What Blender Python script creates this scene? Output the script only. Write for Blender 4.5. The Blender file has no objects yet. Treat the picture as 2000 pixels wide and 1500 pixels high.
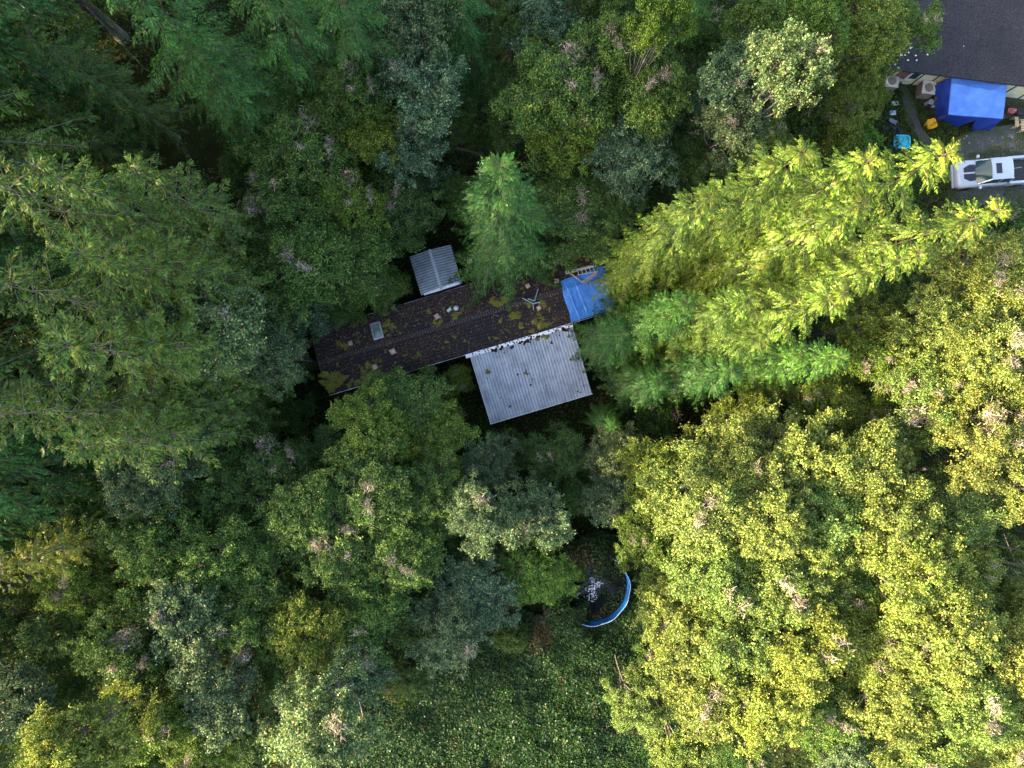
import bpy, math, random
import numpy as np
from mathutils import Vector, Matrix
# ------------------------------------------------------------------ camera, world, sun, exposure
S = bpy.context.scene
COL = S.collection
CAM_H = 49.0
FPX = 1376.0                       # focal length in pixels of the 2000 px wide photograph
cd = bpy.data.cameras.new('drone_camera'); cam = bpy.data.objects.new('drone_camera', cd); COL.objects.link(cam)
cam.location = (0, 0, CAM_H); cam.rotation_euler = (0, 0, 0)
cd.sensor_width = 36.0; cd.lens = 36.0*FPX/2000.0; cd.clip_start = 0.1; cd.clip_end = 2000.0
S.camera = cam
SUN_EL = math.radians(21.0)
SUN_AZ = math.atan2(-0.978, -0.205)  # from the left of the picture, clockwise from +Y
sun_dir = Vector((math.sin(SUN_AZ)*math.cos(SUN_EL), math.cos(SUN_AZ)*math.cos(SUN_EL), math.sin(SUN_EL)))
w = bpy.data.worlds.new('World'); S.world = w; w.use_nodes = True
wn = w.node_tree.nodes; wl = w.node_tree.links
bg = wn.get('Background') or wn.new('ShaderNodeBackground')
out = wn.get('World Output') or wn.new('ShaderNodeOutputWorld')
sky = wn.new('ShaderNodeTexSky'); sky.sky_type = 'NISHITA'; sky.sun_disc = False
sky.sun_elevation = SUN_EL; sky.sun_rotation = SUN_AZ % (2*math.pi); sky.air_density = 1.0; sky.dust_density = 4.0; sky.ozone_density = 0.5
wl.new(sky.outputs[0], bg.inputs['Color']); wl.new(bg.outputs[0], out.inputs['Surface'])
bg.inputs['Strength'].default_value = 0.15
sd = bpy.data.lights.new('sun', 'SUN'); sd.energy = 4.7; sd.angle = math.radians(0.5); sd.color = (1.0, 0.83, 0.58)
so = bpy.data.objects.new('sun', sd); COL.objects.link(so)
so.rotation_euler = sun_dir.to_track_quat('Z', 'Y').to_euler(); so.location = (-60, 10, 60)
S.view_settings.view_transform = 'Standard'; S.view_settings.look = 'None'
S.view_settings.gamma = 1.0; S.view_settings.exposure = 2.65
S.render.engine = 'CYCLES'
S.cycles.max_bounces = 6; S.cycles.diffuse_bounces = 2; S.cycles.transmission_bounces = 4; S.cycles.transparent_max_bounces = 4
S.cycles.use_denoising = True
S.cycles.denoising_input_passes = 'RGB_ALBEDO_NORMAL'
R = np.random.default_rng(11); rnd = random.Random(5)

# ------------------------------------------------------------------ helpers
def pw(px, py, z=0.0):
    """world x, y of a point at height z that stands at pixel px, py of the photograph"""
    k = (CAM_H - z)/FPX
    return ((px-1000.0)*k, (750.0-py)*k)

def tag(o, label=None, cat=None, group=None, kind=None):
    if label: o['label'] = label
    if cat: o['category'] = cat
    if group: o['group'] = group
    if kind: o['kind'] = kind
    return o
def empty(name, loc, rz=0.0):
    o = bpy.data.objects.new(name, None); COL.objects.link(o); o.location = loc; o.rotation_euler = (0, 0, rz)
    o.empty_display_size = 0.3
    return o
def link(name, me, parent=None, mats=()):
    for m in mats: me.materials.append(m)
    o = bpy.data.objects.new(name, me); COL.objects.link(o); o.parent = parent
    return o
def np_mesh(name, V, n):
    """V: (faces*n, 3) unshared vertices, every face has n corners"""
    V = np.ascontiguousarray(V.reshape(-1, 3), dtype=np.float32); nf = len(V)//n
    me = bpy.data.meshes.new(name); me.vertices.add(len(V)); me.vertices.foreach_set('co', V.ravel())
    me.loops.add(len(V)); me.loops.foreach_set('vertex_index', np.arange(len(V), dtype=np.int32))
    me.polygons.add(nf); me.polygons.foreach_set('loop_start', np.arange(0, nf*n, n, dtype=np.int32))
    me.polygons.foreach_set('loop_total', np.full(nf, n, dtype=np.int32))
    me.update(calc_edges=True)
    return me

class MB:
    def __init__(s): s.v = []; s.f = []; s.M = Matrix.Identity(4)
    def add(s, vs, fs):
        b = len(s.v); s.v += [tuple(s.M @ Vector(p)) for p in vs]; s.f += [tuple(b+i for i in f) for f in fs]; return s
    def box(s, x0, x1, y0, y1, z0, z1):
        return s.add([(x0,y0,z0),(x1,y0,z0),(x1,y1,z0),(x0,y1,z0),(x0,y0,z1),(x1,y0,z1),(x1,y1,z1),(x0,y1,z1)],
                     [(0,3,2,1),(4,5,6,7),(0,1,5,4),(1,2,6,5),(2,3,7,6),(3,0,4,7)])
    def beam(s, a, b, w_, h_):
        a = Vector(a); b = Vector(b); d = (b-a); L = d.length; d.normalize()
        up = Vector((0,0,1)) if abs(d.z) < .95 else Vector((1,0,0))
        sx = d.cross(up).normalized(); sy = sx.cross(d)
        P = []
        for q in (a, b):
            for i, j in ((-1,-1),(1,-1),(1,1),(-1,1)): P.append(q + sx*i*w_/2 + sy*j*h_/2)
        return s.add(P, [(0,3,2,1),(4,5,6,7),(0,1,5,4),(1,2,6,5),(2,3,7,6),(3,0,4,7)])
    def tube(s, pts, rs, n=8, cap=True):
        pts = [Vector(p) for p in pts]
        if not hasattr(rs, '__len__'): rs = [rs]*len(pts)
        vs = []; fs = []
        for i, p in enumerate(pts):
            d = (pts[min(i+1, len(pts)-1)] - pts[max(i-1, 0)])
            if d.length < 1e-6: d = Vector((0,0,1))
            d.normalize(); up = Vector((0,0,1)) if abs(d.z) < .9 else Vector((1,0,0))
            a = d.cross(up).normalized(); b = a.cross(d)
            for k in range(n):
                t = 2*math.pi*k/n; vs.append(p + a*math.cos(t)*rs[i] + b*math.sin(t)*rs[i])
        for i in range(len(pts)-1):
            for k in range(n): fs.append((i*n+k, i*n+(k+1)%n, (i+1)*n+(k+1)%n, (i+1)*n+k))
        if cap: fs.append(tuple(range(n))[::-1]); fs.append(tuple((len(pts)-1)*n+k for k in range(n)))
        return s.add(vs, fs)
    def lathe(s, prof, n=24, c=(0,0,0)):
        vs = []; fs = []
        for r_, z in prof:
            for k in range(n):
                t = 2*math.pi*k/n; vs.append((c[0]+r_*math.cos(t), c[1]+r_*math.sin(t), c[2]+z))
        for i in range(len(prof)-1):
            for k in range(n): fs.append((i*n+k, i*n+(k+1)%n, (i+1)*n+(k+1)%n, (i+1)*n+k))
        return s.add(vs, fs)
    def grid(s, fn, nu, nv):
        vs = [fn(i/nu, j/nv) for j in range(nv+1) for i in range(nu+1)]
        fs = [(j*(nu+1)+i, j*(nu+1)+i+1, (j+1)*(nu+1)+i+1, (j+1)*(nu+1)+i) for j in range(nv) for i in range(nu)]
        return s.add(vs, fs)
    def build(s, name, mat, parent=None, smooth=False, bevel=0.0, solid=0.0):
        me = bpy.data.meshes.new(name); me.from_pydata(s.v, [], s.f); me.update()
        if smooth: me.polygons.foreach_set('use_smooth', [True]*len(me.polygons))
        o = link(name, me, parent, [mat])
        if solid: m = o.modifiers.new('solid', 'SOLIDIFY'); m.thickness = solid; m.offset = 0
        if bevel: m = o.modifiers.new('bevel', 'BEVEL'); m.width = bevel; m.segments = 2; m.limit_method = 'ANGLE'
        return o

# ------------------------------------------------------------------ materials
def newmat(name):
    m = bpy.data.materials.new(name); m.use_nodes = True; nt = m.node_tree
    b = nt.nodes['Principled BSDF']
    return m, nt, b
def N(nt, t, **kw):
    n = nt.nodes.new(t)
    for k, v in kw.items(): setattr(n, k, v)
    return n
def ramp(nt, stops, interp='LINEAR'):
    r_ = N(nt, 'ShaderNodeValToRGB'); cr = r_.color_ramp; cr.interpolation = interp
    while len(cr.elements) > 1: cr.elements.remove(cr.elements[-1])
    cr.elements[0].position = stops[0][0]; cr.elements[0].color = (*stops[0][1], 1)
    for p, c in stops[1:]:
        e = cr.elements.new(p); e.color = (*c, 1)
    return r_
def noise(nt, scale, detail=4, rough=.55, coord='Object', dist=0.0):
    tc = N(nt, 'ShaderNodeTexCoord'); n = N(nt, 'ShaderNodeTexNoise')
    n.inputs['Scale'].default_value = scale; n.inputs['Detail'].default_value = detail
    n.inputs['Roughness'].default_value = rough; n.inputs['Distortion'].default_value = dist
    nt.links.new(tc.outputs[coord], n.inputs['Vector'])
    return n
def mix(nt, a, b, f, blend='MIX'):
    m = N(nt, 'ShaderNodeMix', data_type='RGBA', blend_type=blend)
    for sock, val in ((m.inputs[6], a), (m.inputs[7], b)):
        if isinstance(val, tuple): sock.default_value = (*val, 1)
        else: nt.links.new(val, sock)
    if isinstance(f, (int, float)): m.inputs[0].default_value = f
    else: nt.links.new(f, m.inputs[0])
    return m.outputs[2]
def bump(nt, b, h, strength=.5, dist=.02):
    bp = N(nt, 'ShaderNodeBump'); bp.inputs['Strength'].default_value = strength; bp.inputs['Distance'].default_value = dist
    nt.links.new(h, bp.inputs['Height']); nt.links.new(bp.outputs[0], b.inputs['Normal'])
def mat_noise(name, stops, scale, rough=.8, bstr=.3, bdist=.01, detail=5, metal=0, spec=.3, coord='Object'):
    m, nt, b = newmat(name); n = noise(nt, scale, detail, coord=coord); r_ = ramp(nt, stops)
    nt.links.new(n.outputs['Fac'], r_.inputs[0]); nt.links.new(r_.outputs[0], b.inputs['Base Color'])
    b.inputs['Roughness'].default_value = rough; b.inputs['Metallic'].default_value = metal
    b.inputs['Specular IOR Level'].default_value = spec
    if bstr: bump(nt, b, n.outputs['Fac'], bstr, bdist)
    return m
def leaf_mat(name, stops, patch=None, patch_scale=.5, vary=(1.6,.75,1.25), patch_pos=(.55, .75), trans=.30, tint=True, warm=(1.25, 1.2, .5)):
    """leaves: a colour per leaf, tinted per tree, part of the light let through"""
    m = bpy.data.materials.new(name); m.use_nodes = True; nt = m.node_tree; nt.nodes.clear(); L = nt.links
    o = N(nt, 'ShaderNodeOutputMaterial'); g = N(nt, 'ShaderNodeNewGeometry')
    r_ = ramp(nt, stops); L.new(g.outputs['Random Per Island'], r_.inputs[0]); c = r_.outputs[0]
    if patch:
        n = noise(nt, patch_scale, 3); mr = N(nt, 'ShaderNodeMapRange'); mr.inputs[1].default_value = patch_pos[0]; mr.inputs[2].default_value = patch_pos[1]
        L.new(n.outputs['Fac'], mr.inputs[0]); c = mix(nt, c, patch, mr.outputs[0])
    if vary:
        n9 = noise(nt, vary[0], 2, .6); r9 = ramp(nt, [(.36,(vary[1],)*3),(.64,(vary[2],)*3)]); L.new(n9.outputs['Fac'], r9.inputs[0]); c = mix(nt, c, r9.outputs[0], 1.0, 'MULTIPLY')
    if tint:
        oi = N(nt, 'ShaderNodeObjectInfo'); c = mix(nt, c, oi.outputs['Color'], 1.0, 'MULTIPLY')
    d = N(nt, 'ShaderNodeBsdfDiffuse'); L.new(c, d.inputs['Color'])
    t = N(nt, 'ShaderNodeBsdfTranslucent'); L.new(mix(nt, c, warm, 1.0, 'MULTIPLY'), t.inputs['Color'])
    ms = N(nt, 'ShaderNodeMixShader'); ms.inputs[0].default_value = trans
    L.new(d.outputs[0], ms.inputs[1]); L.new(t.outputs[0], ms.inputs[2])
    gl = N(nt, 'ShaderNodeBsdfGlossy'); gl.inputs['Roughness'].default_value = .45; gl.inputs['Color'].default_value = (.8, .8, .8, 1)
    m2 = N(nt, 'ShaderNodeMixShader'); m2.inputs[0].default_value = .018
    L.new(ms.outputs[0], m2.inputs[1]); L.new(gl.outputs[0], m2.inputs[2]); L.new(m2.outputs[0], o.inputs['Surface'])
    return m
M = {}
M['alder'] = leaf_mat('alder_leaves', [(0,(.016,.042,.009)),(.40,(.050,.112,.020)),(.75,(.100,.180,.032)),(.94,(.17,.24,.04)),(1,(.32,.28,.045))])
M['pale'] = leaf_mat('pale_leaves', [(0,(.022,.052,.022)),(.45,(.070,.130,.052)),(.8,(.145,.215,.090)),(.94,(.26,.29,.12)),(1,(.40,.35,.15))], warm=(1.3,1.15,.6))
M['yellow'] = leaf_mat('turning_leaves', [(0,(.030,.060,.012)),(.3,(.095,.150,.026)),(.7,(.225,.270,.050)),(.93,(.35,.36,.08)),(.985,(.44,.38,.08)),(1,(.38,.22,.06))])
M['fir'] = leaf_mat('fir_needles', [(0,(.010,.036,.006)),(.5,(.026,.085,.012)),(.9,(.055,.140,.020)),(1,(.10,.17,.03))], patch=(.06,.12,.018), patch_scale=.35, trans=.09, vary=(1.1,.6,1.35))
M['cedar'] = leaf_mat('cedar_sprays', [(0,(.024,.056,.008)),(.5,(.062,.122,.016)),(.88,(.115,.180,.026)),(.97,(.18,.19,.03)),(1,(.26,.14,.02))], patch=(.12,.16,.025), patch_scale=.6, trans=.12, vary=(1.2,.55,1.35))
M['bramble'] = leaf_mat('bramble_leaves', [(0,(.005,.016,.004)),(.5,(.018,.054,.009)),(.9,(.032,.078,.012)),(.98,(.060,.085,.014)),(1,(.11,.055,.02))], patch=(.085,.060,.018), patch_scale=.22, patch_pos=(.60,.72), tint=False)
M['grass'] = leaf_mat('grass_blades', [(0,(.03,.06,.015)),(.6,(.06,.11,.02)),(1,(.14,.14,.04))], tint=False)
M['bark'] = mat_noise('bark', [(.3,(.06,.05,.042)),(.6,(.14,.12,.10)),(.8,(.24,.22,.19))], 9, .9, .5, .02)
M['cedar_bark'] = mat_noise('grey_branch_bark', [(.3,(.09,.07,.055)),(.7,(.20,.175,.15))], 9, .9, .5, .02)
M['fir_bark'] = mat_noise('fir_branch_bark', [(.3,(.05,.038,.022)),(.7,(.12,.092,.055))], 9, .9, .5, .02)
M['dead'] = leaf_mat('dead_twigs', [(0,(.15,.11,.085)),(.6,(.31,.235,.19)),(1,(.50,.40,.34))], tint=False, trans=.15)

class FB:
    """smooth random field on the plane"""
    def __init__(s, seed, lo=.5, hi=8, n=40):
        g = np.random.default_rng(seed); s.f = np.exp(g.uniform(np.log(lo), np.log(hi), n)); a = g.uniform(0,6.283,n); s.c = np.cos(a)*s.f; s.s = np.sin(a)*s.f; s.p = g.uniform(0,6.283,n); s.w = s.f**-.55; s.w = s.w/np.sqrt((s.w**2).sum()/2)
    def __call__(s, x, y):
        x = np.asarray(x, float); y = np.asarray(y, float); r = 0*x
        for c, d, p, w_ in zip(s.c, s.s, s.p, s.w): r = r + w_*np.sin(c*x+d*y+p)
        return r
F1 = FB(1, .5, 9); F2 = FB(2, .4, 4); F3 = FB(3, 2, 26)

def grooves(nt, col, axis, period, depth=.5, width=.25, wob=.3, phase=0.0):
    """shade painted dark into the grooves between ribs or courses, running at a real spacing over the surface"""
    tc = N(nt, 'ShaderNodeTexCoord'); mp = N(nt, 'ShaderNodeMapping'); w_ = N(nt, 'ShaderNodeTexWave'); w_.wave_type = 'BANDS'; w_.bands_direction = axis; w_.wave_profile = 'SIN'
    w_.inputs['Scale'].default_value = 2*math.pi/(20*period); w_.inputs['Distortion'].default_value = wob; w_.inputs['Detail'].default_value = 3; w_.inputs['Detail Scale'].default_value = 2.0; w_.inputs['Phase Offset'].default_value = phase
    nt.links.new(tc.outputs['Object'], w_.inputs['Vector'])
    r_ = ramp(nt, [(0,(depth,)*3),(width,(.5+depth/2,)*3),(width+.25,(1,1,1))]); nt.links.new(w_.outputs['Fac'], r_.inputs[0])  # bands darken the colour where ribs and courses would shade it
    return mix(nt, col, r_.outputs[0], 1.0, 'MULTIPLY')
# ------------------------------------------------------------------ tree prototypes
def unit(a): return a/np.maximum(np.linalg.norm(a, axis=-1, keepdims=True), 1e-9)
def leaves(C, size, rng, aspect=.62, tilt=.75, droop=0.0):
    """one four cornered leaf at every point of C"""
    n = len(C); nrm = unit(rng.normal(size=(n,3))*tilt + np.array([0,0,1.0]))
    a = unit(np.cross(nrm, rng.normal(size=(n,3)))); b = np.cross(nrm, a)
    L = (size*rng.uniform(.65,1.3,n))[:,None]
    a = a*L*.5; b = b*L*.5*aspect
    off = a*rng.uniform(-.2,.35,(n,1))
    return np.stack([C-a, C+b+off, C+a, C-b+off], axis=1)

def bend(a, b, k, rng, n=4):
    a = np.array(a, float); b = np.array(b, float)
    mid = (a+b)/2 + rng.normal(size=3)*np.linalg.norm(b-a)*k
    return [tuple((1-t)**2*a + 2*t*(1-t)*mid + t*t*b) for t in np.linspace(0,1,n)]

def broadleaf(seed, Rr=3.0, H=14.0, nlobe=7, per=16, nleaf=400, size=.105, low=.55, tufts=5, open_=.0, flat=1.0):
    rng = np.random.default_rng(seed)
    lobes = []
    for k in range(nlobe):
        a = k*2.4 + rng.uniform(-.4,.4); q = math.sqrt((k+.3)/nlobe)*Rr*.66
        r_ = Rr*rng.uniform(.26,.48); z = H*(1-.02) - r_*.8 - (q/Rr)**2*Rr*1.05*rng.uniform(.7,1.3) - rng.uniform(0,.6)
        lobes.append((q*math.cos(a), q*math.sin(a), max(z, H*low), r_))
    for k in range(nlobe//2):       # lower skirts
        a = rng.uniform(0,6.28); q = Rr*rng.uniform(.45,.7); r_ = Rr*rng.uniform(.25,.38)
        lobes.append((q*math.cos(a), q*math.sin(a), H*rng.uniform(low-.08, low+.12), r_))
    tr = MB(); top = np.array([rng.uniform(-.3,.3), rng.uniform(-.3,.3), H*.86])
    tp = bend((0,0,0), top, .03, rng, 6); tr.tube(tp, list(np.linspace(.17,.05,6)), 7)
    pts = []; cl = []
    for lx, ly, lz, lr in lobes:
        s_ = rng.uniform(.35,.75); base = np.array(tp[int(s_*5)])
        base[2] = min(base[2], lz-.3); lb = bend(base, (lx,ly,lz), .10, rng, 5); tr.tube(lb, list(np.linspace(.075,.03,5)), 5)
        n = int(per*(lr/(.38*Rr))**2)
        d = unit(rng.normal(size=(n,3))); d[:,2] = np.abs(d[:,2])*1.0 - .25*rng.random(n)
        d = unit(d); c = np.array([lx,ly,lz]) + d*lr*rng.uniform(.55,1.18,(n,1))*np.array([1,1,.85*flat])
        for q in c:
            cl.append(q); tr.tube(bend((lx,ly,lz), q, .12, rng, 3), [.022,.014,.006], 3, False)
    cl = np.array(cl)
    for q in cl:
        cr = rng.uniform(.20,.58)
        n = int(nleaf*(cr/.4)**2*rng.uniform(.6,1.15)*(1-open_))
        # every clump: a few twigs with leaves strung along them
        nt_ = 9; td = unit(rng.normal(size=(nt_,3)) + np.array([0,0,.35])); ti = rng.integers(0,nt_,n)
        p = q + td[ti]*cr*rng.uniform(.12,1.2,(n,1))*np.array([1,1,.7]) + rng.normal(size=(n,3))*cr*.19
        pts.append(p)
    P = np.concatenate(pts); crown = np_mesh('crown', leaves(P, size, rng), 4)
    dm = None
    if tufts:
        T = []; hi = cl[np.argsort(-cl[:,2])][:max(tufts*5, 10)]
        for q in hi[rng.choice(len(hi), tufts, replace=False)]:
            n = int(rng.integers(90,170)); d = unit(rng.normal(size=(n,3))*np.array([1,1,.8]) + np.array([0,0,.4])); ln = rng.uniform(.10,.32,(n,1))
            s0 = q + np.array([0,0,.15]) + rng.normal(size=(n,3))*np.array(rng.uniform(.08,.28,3)); e = s0 + d*ln
            b = unit(np.cross(d, rng.normal(size=(n,3))))*rng.uniform(.008,.020,(n,1))
            T.append(np.stack([s0-b, s0+b, e+b*.5, e-b*.5], axis=1))
        dm = np_mesh('dead_twigs', np.concatenate(T), 4)
    me = bpy.data.meshes.new('trunk'); me.from_pydata(tr.v, [], tr.f); me.update()
    me.polygons.foreach_set('use_smooth', [True]*len(me.polygons))
    return dict(crown=crown, trunk=me, dead=dm, R=Rr, H=H)

def spray(L, rng, twig_sp=.13, twig_max=.75, ang=52, leaf_sp=.075, leaf_l=.15, leaf_w=.05, droop=.55, rise=.2, sag=.5, flatness=.25, splay=.75, jit=.16):
    """one conifer branch along +x: axis, side twigs that hang, leaflets both sides of every twig"""
    def axis(s): return np.stack([L*s, np.zeros_like(s), L*(rise*s - sag*s*s)], -1)
    Q = []; nT = max(3, int(L/twig_sp)); side = 1; tw = []
    for i in range(nT):
        s = (i+.6)/nT
        if s < .10: continue
        side = -side
        for sd_ in ((side,) if rng.random() < .15 else (1,-1)):
            prof = min(1, (1-s)*1.6+.10)*min(1, .35+s*1.6)
            ln = twig_max*prof*rng.uniform(.65,1.2)*min(1, .35+L/2.5)
            an = math.radians(ang*rng.uniform(.75,1.25)*(1-.35*s))*sd_
            tw.append((s, an, ln))
    tw.append((.93, 0.0, .3)); 
    for s, an, ln in tw:
        p0 = axis(np.array([s]))[0]; d0 = np.array([math.cos(an), math.sin(an), rise-2*sag*s*.8]); d0 /= np.linalg.norm(d0)
        m = max(3, int(ln/leaf_sp)); t = (np.arange(m)+.5)/m
        dr = droop*rng.uniform(.6,1.4)
        c = p0 + d0*(t*ln)[:,None]; c[:,2] -= dr*ln*t**1.6
        tan = np.tile(d0, (m,1)); tan[:,2] -= dr*1.6*t**.6; tan = unit(tan)
        up = np.array([0,0,1.0]); sdv = unit(np.cross(tan, up))
        for q in (1,-1):
            dirv = unit(tan + sdv*q*splay + rng.normal(size=(m,3))*jit - np.array([0,0,.18]))
            l_ = (leaf_l*(1-.72*t)*rng.uniform(.7,1.25,m))[:,None]
            nrm = unit(np.cross(tan, sdv)*1.0 + rng.normal(size=(m,3))*flatness); wv = unit(np.cross(nrm, dirv))*leaf_w*.5*rng.uniform(.7,1.2,(m,1))
            e = c + dirv*l_
            Q.append(np.stack([c, c+dirv*l_*.45+wv, e, c+dirv*l_*.45-wv], axis=1))
        # tip
        dirv = tan[-1]; nrm = unit(rng.normal(size=3)*.4+up); wv = np.cross(nrm, dirv)*leaf_w*.5
        Q.append(np.stack([c[-1], c[-1]+dirv*.07+wv, c[-1]+dirv*.15, c[-1]+dirv*.07-wv])[None])
    ax = axis(np.linspace(0,1,6))
    return np.concatenate(Q), ax

def conifer(seed, H=24.0, Rr=3.4, nb=150, base=.12, power=.8, bare=.0, up_top=55, down=-14, tmpl=None, trunk_mat='fir', tiptwist=.0):
    rng = np.random.default_rng(seed); Q = []; tr = MB()
    lean = rng.normal(size=2)*.15; wof = rng.uniform(-.3,.3,40)
    tp = [(lean[0]*s*s, lean[1]*s*s, H*s) for s in np.linspace(0,1,8)]
    tr.tube(tp, [.24*(1-s)**1.6+.008 for s in np.linspace(0,1,8)], 8)
    for i in range(nb):
        nwh = max(6, nb//6); wh = i//6; jit_t = rng.normal()*.006
        t = min(.985, max(base, base + (1-base)*((wh+.5)/nwh)**.95 + jit_t))
        L = Rr*(1-t)**power*rng.uniform(.72,1.25)*(1 if rng.random() > .12 else .55) + .22
        if t < .3 and power < .99: L *= .8+.7*(t-base)
        L = max(L, .25)
        k = min(range(len(tmpl)), key=lambda q: abs(tmpl[q][2]-L) + rng.random()*.35)
        P, ax, tl = tmpl[k]; sc = L/tl
        az = (i % 6)*1.0472 + wh*.61 + wof[wh % 40] + rng.normal()*.16; el = math.radians(down + (up_top-down)*max(0,(t-.45)/.55)**1.6 + rng.normal()*4)
        roll = rng.normal()*.15
        Rm = (Matrix.Rotation(az,3,'Z') @ Matrix.Rotation(-el,3,'Y') @ Matrix.Rotation(roll,3,'X'))
        A = np.array(Rm)*sc; o = np.array([lean[0]*t*t, lean[1]*t*t, H*t])
        n = len(P); keep = slice(None)
        if rng.random() < bare: keep = rng.random(n) < .35
        Q.append((P[keep].reshape(-1,3) @ A.T + o).reshape(-1,4,3))
        axp = ax @ A.T + o; r0 = .007+.005*L
        tr.tube([tuple(q) for q in axp], list(np.linspace(r0, .006, len(axp))), 4, False)
    crown = np_mesh('crown', np.concatenate(Q), 4)
    me = bpy.data.meshes.new('trunk'); me.from_pydata(tr.v, [], tr.f); me.update()
    return dict(crown=crown, trunk=me, dead=None, R=Rr, H=H)

rt = np.random.default_rng(77)
firT = []
for L_ in (.5, 1.0, 1.6, 2.2, 2.8, 3.4):
    for q in range(2):
        P_, A_ = spray(L_, rt, twig_sp=.24, twig_max=.80, ang=50, leaf_sp=.055, leaf_l=.24, leaf_w=.05, droop=.55, rise=.22, sag=.34, splay=.75, jit=.10)
        firT.append((P_, A_, L_))
cedT = []
for L_ in (.5, 1.0, 1.7, 2.4, 3.2):
    for q in range(2):
        P_, A_ = spray(L_, rt, twig_sp=.27, twig_max=.75, ang=60, leaf_sp=.055, leaf_l=.27, leaf_w=.055, droop=.7, rise=-.05, sag=.15, flatness=.35, splay=.85, jit=.16)
        cedT.append((P_, A_, L_))
PROTO = {
 'fir': [conifer(101, 24, 3.5, 112, tmpl=firT, power=.80, up_top=35), conifer(102, 24, 3.5, 105, tmpl=firT, power=.72, up_top=25), conifer(103, 24, 3.7, 112, tmpl=firT, power=.90, up_top=35), conifer(104, 24, 3.5, 105, tmpl=firT, power=.8, up_top=20), conifer(105, 24, 3.6, 135, base=.10, tmpl=firT, power=1.0, up_top=45, down=-10)],
 'cedar': [conifer(201, 22, 3.4, 100, power=.62, tmpl=cedT, bare=.04, up_top=45, down=-6), conifer(202, 22, 3.7, 105, power=.7, tmpl=cedT, bare=.06, up_top=35, down=-10),
           conifer(203, 22, 3.2, 95, power=.55, tmpl=cedT, bare=.03)],
 'alder': [broadleaf(1, tufts=2), broadleaf(2, nlobe=9, tufts=2), broadleaf(3, nlobe=6, per=15, tufts=0), broadleaf(4, nlobe=8, per=14, tufts=8), broadleaf(5, nlobe=10, per=15, tufts=0), broadleaf(6, nlobe=7, tufts=0)],
 'pale': [broadleaf(11, size=.12, nleaf=300, tufts=1, nlobe=8), broadleaf(12, size=.11, nleaf=330, nlobe=9, per=13, tufts=1), broadleaf(13, size=.12, nleaf=290, nlobe=6, tufts=0), broadleaf(14, size=.11, nleaf=320, nlobe=9, tufts=0)],
 'shrub': [broadleaf(21, Rr=2.2, H=4.5, nlobe=6, per=14, low=.3, tufts=0, size=.12, nleaf=260), broadleaf(22, Rr=2.2, H=4.5, nlobe=7, per=12, low=.3, tufts=2, size=.13, nleaf=210)],
}
BARK = {'fir':'fir_bark','cedar':'cedar_bark','alder':'bark','pale':'bark','yellow':'bark','shrub':'bark'}
def plant(kind, x, y, h, r_, label, cat='tree', tint=(1,1,1), leaf=None, rot=None, group=None, name=None, idx=None, z=0):
    pk = {'yellow':'alder','olive':'alder'}.get(kind, kind)
    P = PROTO[pk]
    if kind == 'fir' and idx is None: idx = rnd.randrange(4)
    if pk == 'alder' and idx is None and 'tuft' not in label: idx = rnd.choice((0,1,2,4,5))
    if pk == 'alder' and idx is None and 'tuft' in label: idx = 3
    p = P[rnd.randrange(len(P)) if idx is None else idx % len(P)]
    nm = name or {'fir':'fir_tree','cedar':'cedar_tree','alder':'broadleaf_tree','pale':'pale_broadleaf_tree','yellow':'autumn_tree','olive':'autumn_tree','shrub':'shrub'}[kind]
    o = empty(nm, (x, y, z), rot if rot is not None else rnd.uniform(0, 6.28))
    s_ = r_/p['R']; o.scale = (s_, s_, h/p['H'])
    lm = M[leaf or {'shrub':'alder','olive':'alder'}.get(kind, kind)]
    j = 1 + rnd.uniform(-.10,.10)
    for part, mat in (('crown', lm), ('trunk', M[BARK.get(pk,'bark')]), ('dead', M['dead'])):
        me = p[part]
        if me is None: continue
        if not me.materials: me.materials.append(None)
        c = bpy.data.objects.new({'dead':'dead_twigs'}.get(part, part), me); COL.objects.link(c); c.parent = o
        c.material_slots[0].link = 'OBJECT'; c.material_slots[0].material = mat
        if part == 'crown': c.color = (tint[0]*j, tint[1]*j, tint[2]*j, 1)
        if part == 'dead': c['kind'] = 'stuff'
    tag(o, label, cat, group)
    return o
# ------------------------------------------------------------------ ground and undergrowth
def gz(x, y):
    """height of the terrain: nearly level in the picture, an unseen rise added on the left to lift the shade-casting trees"""
    z = .12*np.sin(x*.35+1)*np.cos(y*.31) + .06*np.sin(x*1.1)*np.sin(y*.9+2)
    z = z*np.clip((np.hypot(x-29, y-16)-11)/4, 0, 1)      # level yard
    z = z + 9.0*np.clip((-x-36)/22, 0, 1)**1.3
    return z
def axis_pts(lo, hi, c0, c1, fine, coarse):
    a = list(np.arange(lo, c0, coarse)) + list(np.arange(c0, c1, fine)) + list(np.arange(c1, hi+.1, coarse)); return np.array(a)
gx = axis_pts(-400, 400, -60, 46, .8, 20); gy = axis_pts(-400, 400, -36, 36, .8, 20)
XX, YY = np.meshgrid(gx, gy); ZZ = gz(XX, YY)
mg = MB(); mg.v = [tuple(p) for p in np.stack([XX.ravel(), YY.ravel(), ZZ.ravel()], 1)]
nx = len(gx); mg.f = [(j*nx+i, j*nx+i+1, (j+1)*nx+i+1, (j+1)*nx+i) for j in range(len(gy)-1) for i in range(nx-1)]
m, nt, b = newmat('forest_floor')
n1 = noise(nt, .5, 6); n2 = noise(nt, 9, 6, .7)
c1 = ramp(nt, [(.3,(.018,.016,.008)),(.5,(.020,.028,.008)),(.7,(.035,.030,.014))]); nt.links.new(n1.outputs[0], c1.inputs[0])
c2 = ramp(nt, [(.3,(.35,.35,.35)),(.7,(1.5,1.4,1.2))]); nt.links.new(n2.outputs[0], c2.inputs[0])
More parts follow.
